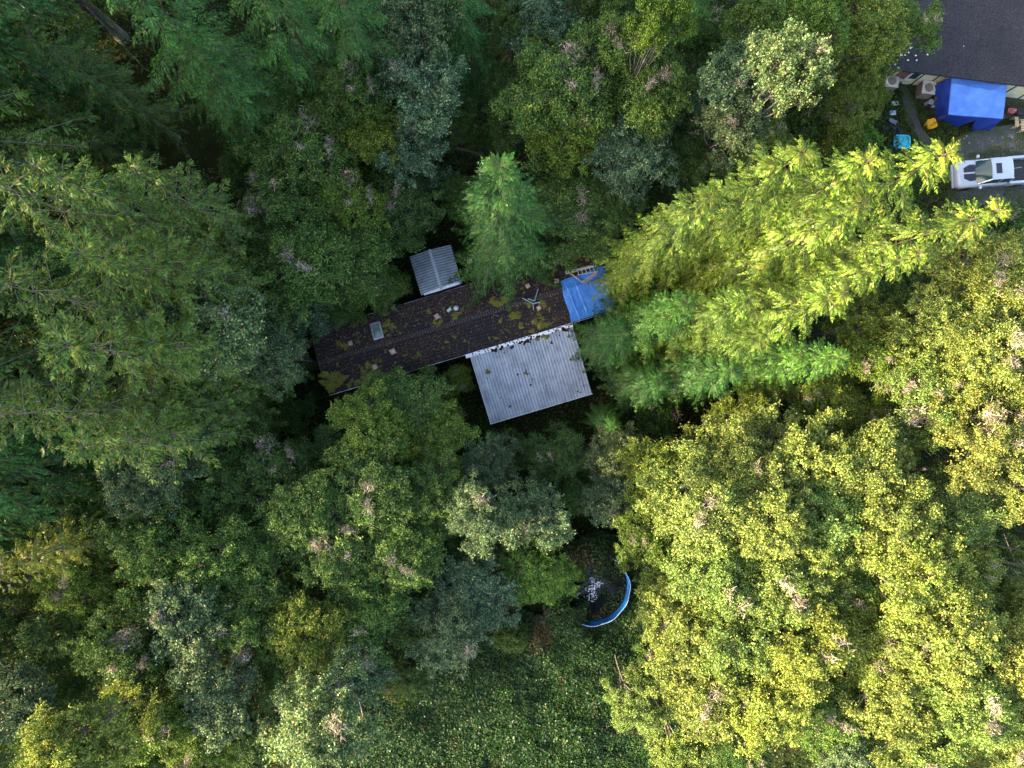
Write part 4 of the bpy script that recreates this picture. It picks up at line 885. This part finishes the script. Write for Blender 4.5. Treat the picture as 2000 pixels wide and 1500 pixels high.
q = MB(); q.box(5.70,5.80,-.79,.79,.5,1.14); q.build('tailgate', paint, trk, bevel=.02)
q = MB(); q.tube([(3.62,.1,1.0),(4.6,.16,1.02)], .015, 6); q.build('rod', paint, trk)

# ------------------------------------------------------------------ round pool
pool = empty('round_pool', (pool_c[0], pool_c[1], 0), 0); tag(pool, 'abandoned round above-ground pool with blue liner and dark leafy water', 'pool')
lin, nt, b = newmat('blue_liner'); n1 = noise(nt, 1.2, 5); n2 = noise(nt, 9, 4); c1r = ramp(nt, [(.3,(.010,.09,.30)),(.6,(.025,.20,.55)),(.8,(.05,.30,.62))]); nt.links.new(n1.outputs[0], c1r.inputs[0]); nt.links.new(c1r.outputs[0], b.inputs['Base Color']); b.inputs['Roughness'].default_value = .35; bump(nt, b, n2.outputs[0], .5, .03)
PRr = 2.5
def ringfn(R0, R1, z0, z1):
    def fn(u, v):
        t = u*2*math.pi; w_ = .03*math.sin(t*3+1)+.02*math.sin(t*11); r_ = R0+(R1-R0)*v + w_*(.3+v); return (r_*math.cos(t), r_*math.sin(t), z0+(z1-z0)*v + .03*math.sin(t*5)*v)
    return fn
q = MB(); q.grid(ringfn(PRr-.10,PRr-.02,.10,1.15), 120, 8); q.build('liner', lin, pool, True)
q = MB(); q.grid(ringfn(PRr+.02,PRr+.03,0,1.15), 120, 2); q.build('wall', lin, pool, True)
q = MB(); q.tube([(ringfn(PRr,PRr,1.16,1.16)(i/120,1)[0], ringfn(PRr,PRr,1.16,1.16)(i/120,1)[1], 1.17+.03*math.sin(i/120*2*math.pi*5)) for i in range(121)], .022, 6, False)
q.build('rim', mat_noise('pale_blue_rim', [(.3,(.18,.32,.6)),(.7,(.45,.55,.75))], 8, .4, 0), pool, True)
wat, nt, b = newmat('pool_water'); b.inputs['Base Color'].default_value = (.006,.008,.010,1); b.inputs['Roughness'].default_value = .03; b.inputs['Specular IOR Level'].default_value = .45; n1 = noise(nt, 3, 3); bump(nt, b, n1.outputs[0], .25, .02)
q = MB(); q.lathe([(.001,.42),(1.2,.421),(PRr-.11,.42)][::-1], 64); q.build('water', wat, pool)
# floating leaves and pale flecks set as the sky's reflections on the water
rp = np.random.default_rng(4); n_ = 1700; a = rp.uniform(0,6.283,n_); r_ = np.sqrt(rp.random(n_))*2.3; X = r_*np.cos(a); Y = r_*np.sin(a)
kp = (np.sin(X*2.4+1)*np.cos(Y*2.1) + .5*np.sin(X*6)*np.sin(Y*5) > -.35) & ~((np.hypot(X-.3, Y+.1) < .85) & (rp.random(n_) < .7))
o = link('floating_leaves', np_mesh('floating_leaves', leaves(np.stack([X,Y,np.full(n_,.45)+rp.random(n_)*.08],1)[kp], .15, rp, .7, .35), 4), None, [M['bramble']]); o.location = pool.location
tag(o, 'brown and green leaves floating on the dark pool water', 'floating leaves', kind='stuff')
n_ = 150; cs = np.array([(-.0,.45),(.45,.25),(.30,.05),(-.25,-.25),(.05,-.15),(-.05,-.3),(-1.05,-.55),(-.2,-.85),(.15,-.5)]); ci = rp.integers(0,len(cs),n_); P_ = cs[ci] + rp.normal(size=(n_,2))*.13
o = link('sky_flecks', np_mesh('sky_flecks', leaves(np.stack([P_[:,0],P_[:,1],np.full(n_,.56)+rp.random(n_)*.03],1), .10, rp, .8, .3), 4), None, [mat_noise('sky_fleck_white', [(.3,(.45,.47,.55)),(.7,(.70,.70,.78))], 6, .4, 0)]); o.location = pool.location
tag(o, 'scattered pale flecks standing in for sky reflections in the pool', 'reflection flecks', kind='stuff')
q = MB(); q.tube([P3(1162,1105,1.25), P3(1180,1098,1.3), P3(1204,1092,1.32)], [.03,.035,.03], 6); tag(q.build('fallen_branch', M['fir_bark'], None, True), 'thin brown branch lying over the top rim of the pool', 'branch')

# fallen poles
for i, (pts, r_, lb, z) in enumerate([
    (((870,286),(905,293),(945,303)), .10, 'long fallen dead trunk in the dark gap above the pointed fir', 4.0),
    (((1000,312),(1045,326)), .06, 'short fallen pole to the right of the pointed fir tip', 4.0),
    (((1168,480),(1182,466)), .04, 'thin bare stick poking above the north east roof corner', 3.0),
    (((1908,1082),(1950,1095),(2005,1108)), .12, 'sunlit fallen trunk at the right edge among brown scrub, thickest', 7.5),
    (((1895,1105),(1945,1118),(2005,1135)), .05, 'thin bare pole below the thick fallen trunk at right edge', 7.0),
    (((1925,1060),(2005,1078)), .05, 'thin bare pole above the thick fallen trunk at right edge', 7.5),
    (((1900,1050),(1950,1110),(1990,1150)), .035, 'thin bare stick crossing the fallen trunks at right edge', 7.9),
    (((1960,1040),(1990,1120)), .03, 'steep thin twig crossing the fallen trunks nearest the edge', 8.0)]):
    q = MB(); P_ = []
    for k_, p_ in enumerate(pts): x, y = pw(*p_, z); P_.append((x, y, z))
    rs = [r_*(1-.35*k_/(len(P_)-1)) for k_ in range(len(P_))]
    q.tube(P_, rs, 7)
    for k_ in range(5): 
        f = rnd.random(); A_ = Vector(P_[0]).lerp(Vector(P_[-1]), f); q.tube([A_, A_+Vector((rnd.uniform(-.5,.5), rnd.uniform(-.4,.4), rnd.uniform(-.1,.4)))], [r_*.3, .008], 4)
    tag(q.build('fallen_pole', M['fir_bark']), lb, 'fallen trunk')
TREES = '''
T('pale',805,60,88,15,'tall grey-green leafy tree at top edge left of the dark drooping hemlock')
T('pale',825,165,95,14,'grey-green rounded crown below the tree at the top edge',BL)
T('alder',680,195,72,14,'crown with pale dead twig tufts just right of the drooping top-left conifer')
T('alder',585,285,95,13,'broad crown with many pinkish dead tufts, left of the orange-olive crown')
T('alder',720,265,70,12,'olive and rust tinged crown in the upper middle left',OL)
T('pale',800,290,80,11,'bluish green crown left of the fallen dead trunk',BL)
T('alder',560,410,90,12,'leafy crown below the broad pink-tufted one, beside the dark gap')
T('alder',670,395,80,11,'mid green crown with tufts between two larger alders, above the shed',YG)
T('alder',775,400,75,9,'dark green crown above the shed, left of the pointed fir',DK)
T('alder',480,500,68,10,'small dark crown right of the left cedar mass',DK)
T('alder',600,520,92,12,'large fresh green crown up-left of the mobile home')
T('alder',705,510,80,10,'fresh green crown just above the roof skylight side')
T('pale',585,605,66,8,'blue-green low crown touching the left end of the mobile home',BL)
T('alder',668,578,58,6,'crown leaning over the roof edge left of the shed')
T('alder',745,560,45,6,'small green crown wedged left of the shed')
T('pale',430,640,112,16,'wide pale silvery tree left of the mobile home',BR)
T('pale',535,700,62,12,'pale crown between the silvery tree and the roof end')
T('alder',1080,175,105,13,'large dark green crown with pink tufts in upper centre')
T('alder',1120,255,75,11,'yellow-tinged crown above and right of the pointed fir',YG)
T('alder',1010,170,55,9,'dark crown in the deep gap at upper centre',DK)
T('pale',1065,50,72,12,'dark bluish crown at top edge right of the drooping hemlock',(.65,.8,.95))
T('alder',1190,110,75,13,'mid green crown left of the sun-touched treetop at top')
T('alder',1275,55,62,20,'tall crown at top whose upper right catches the sun',BR)
T('alder',1270,190,82,13,'green rounded crown below the sun-touched treetop')
T('pale',1235,300,85,11,'grey-green crown with tufts up-right of the pointed fir',BL)
T('alder',1330,290,68,9,'dark leafy crown below the big sunlit pale tree',DK)
T('alder',1130,415,90,8,'rounded green crown right of the pointed fir over the roof corner')
T('alder',1200,400,55,8,'dark crown between the roof corner and the right firs',DK)
T('pale',1420,170,70,15,'shaded grey-green left half crown beside the sunlit pale tree',BL)
T('pale',1520,160,82,20,'tall pale tree catching strong sun on its upper crown',BR)
T('pale',1420,240,60,14,'lower left bough crown of the sunlit pale tree group')
T('alder',1470,270,60,9,'dim brown-green crown directly under the tall pale tree',OL)
T('alder',1490,55,70,13,'mid green crown at the top edge right of the dark hemlock')
T('alder',1575,45,72,13,'green crown at the top edge with bright leaf tips',BR)
T('alder',1670,60,90,11,'large olive green crown left of the dark garage roof',OL)
T('alder',1765,48,62,9,'green crown overhanging the left corner of the garage roof')
T('alder',1650,160,72,7,'olive brown scrubby crown left of the garage corner',OL)
T('shrub',1700,190,52,4,'weedy olive shrub beside the path west of the old washing machine',OL,'alder','shrub')
T('shrub',1645,255,60,5,'dull brownish shrub above the sunlit firs',OL,'alder','shrub')
T('shrub',1690,275,42,3.5,'bright green shrub left of the teal tub',(1.1,1.4,.9),'alder','shrub')
T('shrub',1590,235,48,5,'dark shrub between the pale tree and the yard',DK,'alder','shrub')
T('alder',1370,75,55,10,'dark crown left of the upper right hemlock',DK)
T('alder',885,225,48,9,'dark crown beside the deep gap under the drooping hemlock',DK)
T('shrub',960,290,60,4,'very dark shrub in the gap above the pointed fir',DK,'alder','shrub')
T('alder',1060,370,45,7,'dark green crown tucked right behind the pointed fir',DK)
T('alder',480,330,45,8,'dark crown at the edge of the black gap upper left',DK)
T('alder',795,795,88,8,'bright green crown below the middle of the mobile home')
T('alder',715,845,80,10,'crown with yellowish leaves below the left half of the mobile home',YG)
T('alder',865,860,82,8,'green and yellow crown left of the carport',YG)
T('alder',620,890,62,7,'dark low crown below the roof end',DK)
T('shrub',560,820,60,4,'very dark shrub left of the mobile home end',DK,'alder','shrub')
T('shrub',890,745,38,3,'small leafy shrub in the corner of home and carport',YG,'alder','shrub')
T('pale',345,865,88,13,'pale crown below the silvery tree, against the cedar mass',DK)
T('pale',285,940,72,13,'pale dusty crown with beige tufts at lower left of the cedars')
T('alder',520,905,80,9,'dark green crown with one grey tuft, lower left of the home',DK)
T('alder',430,965,80,10,'dark crown right of the pale dusty crown',DK)
T('alder',610,1000,92,11,'wide fresh green crown two crowns below the roof end')
T('alder',735,960,92,11,'wide fresh green crown straight below the mobile home')
T('alder',845,975,78,10,'green crown left of the sun-flecked pale tree')
T('pale',955,905,58,8,'small grey-green crown just below the carport corner',DK)
T('pale',950,1000,72,14,'pale crown with beige tufts, left half of the sun-flecked pair')
T('pale',1050,1005,66,12.5,'silvery tree with pale flecked tips, up-left of the blue pool')
T('alder',1090,895,58,6,'low dark crown directly below the carport',DK)
T('shrub',1130,960,55,4,'dark bluish shrub between carport and pool',BL,'alder','shrub')
T('alder',1050,1120,72,8,'bright yellow-green low crown left of the blue pool',(1.25,1.35,.9))
T('pale',925,1165,82,9,'blue-green crown left of the bright low crown',BL)
T('pale',880,1240,75,10,'pale blue-green crown above the bramble thicket')
T('alder',190,1020,82,11,'crown right of the lower left cedar, leaves dark green')
T('alder',305,1060,88,12,'crown with yellow specks below the pale dusty crown')
T('alder',160,1130,72,11,'olive crown at the lower left beside the dark gap',YG)
T('alder',415,1080,90,12,'crown in the lower left canopy, right of the yellow-specked one')
T('alder',520,1110,82,11,'green crown left of centre in the lower canopy')
T('alder',665,1090,90,11,'green crown with a lone pink tuft in lower canopy')
T('alder',790,1085,80,11,'darker green crown left of the blue-green pair')
T('alder',735,1195,90,11,'smooth green crown up-left of the bramble thicket')
T('alder',610,1225,88,12,'yellowing crown in the lower middle left canopy',OL)
T('alder',490,1215,88,12,'crown with grey tufts, left of the yellowing crown')
T('pale',370,1200,90,13,'pale dusty crown in the middle of the lower left canopy')
T('alder',245,1250,88,13,'green crown with pinkish tufts at lower left')
T('alder',120,1250,80,11,'dark green crown near the lower left edge',DK)
T('pale',55,1360,90,13,'greyish crown in the bottom left corner',DK)
T('alder',20,1230,60,10,'shadowy crown touching the left edge',DK)
T('yellow',170,1440,88,18.5,'sunlit golden tree at the bottom left')
T('alder',300,1390,88,13,'olive crown right of the golden bottom left tree',YG)
T('pale',420,1340,90,13,'pale green rounded crown in the bottom left canopy')
T('alder',500,1440,65,7,'dark crown in the gap near the bottom edge',DK)
T('pale',640,1410,108,17,'tall pale tree at the bottom with sun on its left edge',BR)
T('pale',700,1300,72,11,'bluish crown above the tall pale bottom tree',BL)
T('alder',800,1320,40,6,'small dark crown at the left edge of the bramble thicket',DK)
T('pale',1210,890,62,7,'dim olive crown right of the small soft conifer',(1,.9,.75))
T('alder',1290,930,78,11,'tan-green crown at the upper left of the sunlit woods',OL)
T('pale',1190,975,58,7,'dim green crown above the pool',DK)
T('alder',1265,1060,62,9,'dim crown right above the blue pool rim',(1.2,1.05,.85))
T('alder',1300,1150,55,8,'dim green crown right of the blue pool')
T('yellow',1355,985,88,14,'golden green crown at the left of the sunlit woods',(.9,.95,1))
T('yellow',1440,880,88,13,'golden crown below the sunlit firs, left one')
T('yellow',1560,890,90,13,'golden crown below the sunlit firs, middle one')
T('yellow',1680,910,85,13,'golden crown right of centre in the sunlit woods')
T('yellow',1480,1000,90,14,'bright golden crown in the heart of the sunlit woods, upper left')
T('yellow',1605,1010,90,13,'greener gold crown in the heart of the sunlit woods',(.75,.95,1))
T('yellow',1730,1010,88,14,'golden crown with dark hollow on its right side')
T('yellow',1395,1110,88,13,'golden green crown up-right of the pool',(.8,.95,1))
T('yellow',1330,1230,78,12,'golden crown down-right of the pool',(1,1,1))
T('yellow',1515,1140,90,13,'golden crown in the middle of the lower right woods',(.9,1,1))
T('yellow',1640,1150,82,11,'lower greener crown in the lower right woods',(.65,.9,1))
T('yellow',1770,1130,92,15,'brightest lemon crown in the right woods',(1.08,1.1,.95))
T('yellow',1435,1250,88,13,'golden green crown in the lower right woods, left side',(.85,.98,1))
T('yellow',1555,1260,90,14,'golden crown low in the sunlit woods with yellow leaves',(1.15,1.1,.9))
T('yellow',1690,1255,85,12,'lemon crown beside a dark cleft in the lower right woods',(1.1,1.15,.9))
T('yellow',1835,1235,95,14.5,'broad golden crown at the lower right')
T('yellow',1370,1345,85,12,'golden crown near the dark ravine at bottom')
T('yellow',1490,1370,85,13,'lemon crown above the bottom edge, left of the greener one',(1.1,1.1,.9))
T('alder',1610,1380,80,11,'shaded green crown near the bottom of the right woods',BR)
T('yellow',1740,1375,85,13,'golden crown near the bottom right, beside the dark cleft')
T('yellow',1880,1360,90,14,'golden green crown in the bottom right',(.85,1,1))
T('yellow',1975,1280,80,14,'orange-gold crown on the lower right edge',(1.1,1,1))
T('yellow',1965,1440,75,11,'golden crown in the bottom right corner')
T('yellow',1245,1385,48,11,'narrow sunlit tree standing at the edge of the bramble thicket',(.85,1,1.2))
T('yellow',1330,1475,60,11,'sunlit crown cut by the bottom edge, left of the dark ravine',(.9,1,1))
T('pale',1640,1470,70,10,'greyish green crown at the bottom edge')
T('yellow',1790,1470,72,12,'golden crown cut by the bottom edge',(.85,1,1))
T('alder',1440,1470,60,6,'deeply shaded low crown in the bottom ravine',DK)
T('yellow',1905,540,85,13,'golden crown at the right, uppermost of the golden ones',(1.05,1,.9))
T('yellow',1985,600,75,13,'golden crown on the right edge below the dark thicket')
T('yellow',1815,640,72,12,'golden crown right of the lower firs',(.9,.95,1))
T('yellow',1920,690,85,14,'bright golden crown by the right edge, middle height')
T('alder',1730,720,75,10,'half shaded green crown with grey tufts right of the firs',YG)
T('yellow',1800,800,82,12,'golden crown with pinkish tufts above a dark hollow',(.8,.95,1))
T('alder',1660,800,78,9,'dim olive crown in the shadow below the firs',OL)
T('yellow',1900,860,88,14,'tan-gold crown with pinkish tufts near the right edge',(1,.9,.9))
T('yellow',1990,800,70,14,'gold crown cut by the right edge, middle height')
T('yellow',1975,960,72,13,'pinkish gold crown at the right edge',(1,.95,1))
T('yellow',1855,1000,80,12,'green-gold crown left of the pinkish gold one',(.75,.9,1))
T('alder',1940,1110,68,6.5,'brown thin scrub crown under the bare fallen trunks',OL)
T('yellow',1985,1190,60,11,'golden crown just below the bare fallen trunks at right')
T('shrub',1975,450,70,5,'dark thicket on the right edge below the truck',DK,'alder','shrub')
T('alder',1460,815,62,9,'dim green crown in the shadow below the fir skirts',OL)
T('alder',1700,640,66,9,'shaded olive crown between the longest fir plume and the golden trees',OL)
T('alder',1775,585,60,9,'dim green crown tucked under the lower right lit fir',DK)
T('alder',1600,770,66,8,'dim green crown above the middle golden crown in the shadow',OL)
T('alder',1715,100,46,6,'bushy olive crown hugging the left corner of the garage roof',OL)
T('alder',1180,20,60,12,'green crown cut by the top edge left of the sun-touched treetop',DK)
T('alder',95,1470,70,11,'green crown cut by the bottom edge left of the golden tree',YG)
T('alder',270,1470,70,11,'green crown cut by the bottom edge right of the golden tree')
T('alder',390,1455,66,11,'green crown cut by the bottom edge below the pale rounded crown',YG)
T('alder',575,1320,62,10,'mid green crown left of the bluish crown above the tall pale tree')
T('alder',330,1290,66,11,'mid green crown in the bottom left canopy below the dusty pale one')
T('alder',160,1340,66,11,'dark green crown above the golden bottom left tree')
T('alder',900,1090,55,8,'dark green crown left of the bright low crown',DK)
T('alder',560,990,60,9,'mid green crown between two wide crowns left of centre')
T('alder',1400,1190,62,12,'gold-green crown wedged between golden crowns right of the pool',(.85,.95,.9),'yellow')
T('yellow',1585,1080,66,13,'golden crown wedged in the centre of the lower right woods',(.95,1,1))
T('yellow',1870,1120,62,12,'golden crown left of the bare fallen trunks',(.95,1,1))
T('yellow',1760,1290,62,13,'golden crown above the dark cleft near the bottom right')
T('yellow',1420,940,62,13,'golden crown wedged at the upper left of the sunlit woods')
T('yellow',1850,760,60,12,'golden crown between the pink-tufted crowns on the right',(.95,1,1))
T('alder',1350,1030,52,9,'dull green crown at the left fringe of the sunlit woods',OL)
T('alder',1000,60,50,11,'dark crown at the top edge between hemlock and bluish crown',DK)
T('alder',1000,250,52,8,'dark crown above the tip of the pointed fir',DK)
T('alder',900,380,45,7,'dark crown left of the pointed fir beside the shed',DK)
T('shrub',1285,1290,44,3.5,'low bush at the right fringe of the bramble thicket',(1,1,1),'alder','shrub')
T('shrub',775,1345,44,3.5,'low rusty green bush at the left fringe of the bramble thicket',OL,'alder','shrub')
T('shrub',1000,1250,36,2.6,'small bush in the upper part of the bramble thicket',(1,1,1),'alder','shrub')
T('shrub',1120,1110,34,2.4,'small leafy bush leaning over the left rim of the pool',(1,1,1),'alder','shrub')
T('shrub',1560,740,70,5,'very dark shrub in the shadow under the firs',DK,'alder','shrub')
T('shrub',1290,810,60,5,'dark shrub below the fir skirts right of the carport',DK,'alder','shrub')
T('shrub',1000,880,50,2.5,'low dark shrub just below the carport edge',DK,'alder','shrub')
T('shrub',70,1010,60,5,'dark shrub in the gap right of the lower left cedar',DK,'alder','shrub')
T('fir',1178,822,52,7,'small soft bright green conifer below the carport corner',(1.3,1.25,.9))
'''
TIPS = [  # tints put sunlight into the lit firs, shade into the dark ones
 ('fir',985,310,4.6,23,'pointed fir with sunlit tip rising beside the shed',(.95,.92,.85)),
 ('fir',70,-250,4.6,27,'large drooping conifer spreading from the top left, biggest there',(1.15,1.15,1.15)),
 ('fir',330,-330,4.2,27,'drooping conifer at the top edge right of the biggest one',(1.05,1.1,1.1)),
 ('fir',560,-270,3.6,25,'dense dark conifer at the top edge left of the grey-green tree',(.95,1.05,1.05)),
 ('fir',330,70,3.2,20,'lower drooping conifer hanging over the black gap at upper left',(1.1,1.15,1.05)),
 ('fir',860,-330,3.0,24,'dark bluish hemlock drooping from the top edge in upper centre',(.75,.95,1.15)),
 ('fir',1470,-300,3.0,23,'dark hemlock at the top edge above the sunlit pale tree',(.85,.95,.9)),
 ('cedar',60,60,3.0,15,'deeply shaded cedar in the top left corner',(.75,.8,.8)),
 ('cedar',60,200,2.6,12,'deeply shaded cedar at the left edge above the big cedar mass',(.75,.8,.75)),
 ('cedar',-120,330,4.0,26,'sun-yellowed cedar at the left edge, topmost of the cedar mass',(1.1,1.05,.95)),
 ('cedar',60,330,3.4,24,'cedar with bluish sprays at the upper left of the cedar mass',(1,1.05,1.05)),
 ('cedar',240,330,3.2,21,'cedar whose pointed tip stands against the black gap',(1,1,1)),
 ('cedar',130,480,3.6,23,'broad cedar in the upper middle of the cedar mass',(1.05,1.05,.95)),
 ('cedar',290,500,3.3,19,'cedar at the right flank of the cedar mass, upper one',(1,1,.95)),
 ('cedar',-60,560,3.8,25,'cedar at the left edge, middle of the cedar mass',(1.05,1,.95)),
 ('cedar',120,680,3.8,23,'broad cedar with long bare grey branches in the cedar mass',(1.1,1.05,1)),
 ('cedar',290,670,3.4,19,'cedar at the right flank behind the wide silvery tree',(.95,1,.95)),
 ('cedar',-50,820,3.8,24,'cedar at the left edge, lower part of the cedar mass',(1.15,1.05,.95)),
 ('cedar',140,880,3.6,21,'cedar whose fronds fringe the dark gap at lower left',(1.1,1.08,1)),
 ('cedar',330,790,3.0,15,'lower cedar between the silvery tree and the dusty crown',(.95,1,.95)),
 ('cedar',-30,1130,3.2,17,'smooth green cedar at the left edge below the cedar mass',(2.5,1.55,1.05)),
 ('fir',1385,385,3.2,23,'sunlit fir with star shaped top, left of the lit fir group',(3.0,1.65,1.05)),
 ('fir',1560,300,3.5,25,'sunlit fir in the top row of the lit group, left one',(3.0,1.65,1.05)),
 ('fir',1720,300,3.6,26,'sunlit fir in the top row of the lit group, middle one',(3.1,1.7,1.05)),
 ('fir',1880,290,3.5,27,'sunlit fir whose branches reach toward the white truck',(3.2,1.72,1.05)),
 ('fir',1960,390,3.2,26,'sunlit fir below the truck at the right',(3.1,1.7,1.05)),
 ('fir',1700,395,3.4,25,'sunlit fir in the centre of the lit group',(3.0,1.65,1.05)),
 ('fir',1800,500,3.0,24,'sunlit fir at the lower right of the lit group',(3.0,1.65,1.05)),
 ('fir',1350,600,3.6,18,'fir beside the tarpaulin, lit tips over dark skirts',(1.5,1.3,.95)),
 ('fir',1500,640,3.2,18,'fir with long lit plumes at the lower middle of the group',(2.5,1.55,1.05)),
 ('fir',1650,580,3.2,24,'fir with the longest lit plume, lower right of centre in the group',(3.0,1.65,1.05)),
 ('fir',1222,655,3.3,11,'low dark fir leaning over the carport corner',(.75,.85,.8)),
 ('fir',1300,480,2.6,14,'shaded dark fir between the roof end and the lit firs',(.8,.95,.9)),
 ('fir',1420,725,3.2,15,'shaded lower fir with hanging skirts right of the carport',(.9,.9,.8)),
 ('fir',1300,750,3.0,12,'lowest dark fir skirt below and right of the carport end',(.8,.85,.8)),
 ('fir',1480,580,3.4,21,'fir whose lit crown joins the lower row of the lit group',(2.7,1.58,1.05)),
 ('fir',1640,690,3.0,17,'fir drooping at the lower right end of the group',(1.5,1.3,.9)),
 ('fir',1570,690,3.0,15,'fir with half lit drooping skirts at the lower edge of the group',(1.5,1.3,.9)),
]
WEST_CASTERS = [(-27,y,h) for y,h in ((24,35),(18,37),(12,37),(6,24),(0,37),(-5,34))] + [(-33,y,h) for y,h in ((26,38),(20,40),(15,41),(10,41),(5,25),(0,40),(-5,36),(-9,32),(-13,30))] \
     + [(-40,y,h) for y,h in ((28,44),(22,46),(16,47),(11,47),(7,47),(3.5,27),(-1,46),(-4,38),(-8,32),(-12,30),(-17,25),(-22,22),(-27,22))] + [(-33,y,h) for y,h in ((-17,26),(-20,24),(-24,24),(-28,24))] + [(-46,y*2.8-7,(28 if y == 3 else 45+y%3*2)) for y in range(0,11)] + [(-20,30,30),(-12,32,28),(-5,31,27)]
# ------------------------------------------------------------------ the forest: kind, crown centre in the photograph, crown radius (px), height (m), tint, label
TL = []
def T(kind, px, py, rp_, h, label, tint=(1,1,1), leaf=None, cat='tree'): TL.append((kind, px, py, rp_, h, label, tint, leaf, cat))
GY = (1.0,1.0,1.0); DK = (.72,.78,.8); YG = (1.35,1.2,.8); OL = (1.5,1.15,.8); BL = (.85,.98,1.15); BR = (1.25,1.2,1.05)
exec(TREES)
def fz(kind): return {'fir':.30,'cedar':.42}.get(kind, .80)
for kind, px, py, rp_, h, label, tint, leaf, cat in TL:
    zc = h*fz(kind); x, y = pw(px, py, zc); r_ = rp_*(CAM_H-zc)/FPX*((1.17 if kind != 'yellow' else 1.27) if kind in ('alder','pale','yellow') else 1)
    plant(kind, x, y, h, r_, label, cat, tint, leaf, z=float(gz(x, y))-.05)
# conifers given by the pixel of their tip
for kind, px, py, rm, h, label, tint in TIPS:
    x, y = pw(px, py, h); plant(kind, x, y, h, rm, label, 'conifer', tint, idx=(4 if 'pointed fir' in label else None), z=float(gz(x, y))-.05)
# unseen conifers added left of the picture, heights set to throw shade over it
for i, (x, y, h) in enumerate(WEST_CASTERS):
    plant('fir' if i % 2 else 'cedar', x, y, h, h*.17, 'tall unseen conifer added west of the picture to cast its long shade', 'conifer', (1,1,1), group='unseen conifers added for shade', z=float(gz(x,y))-.1)
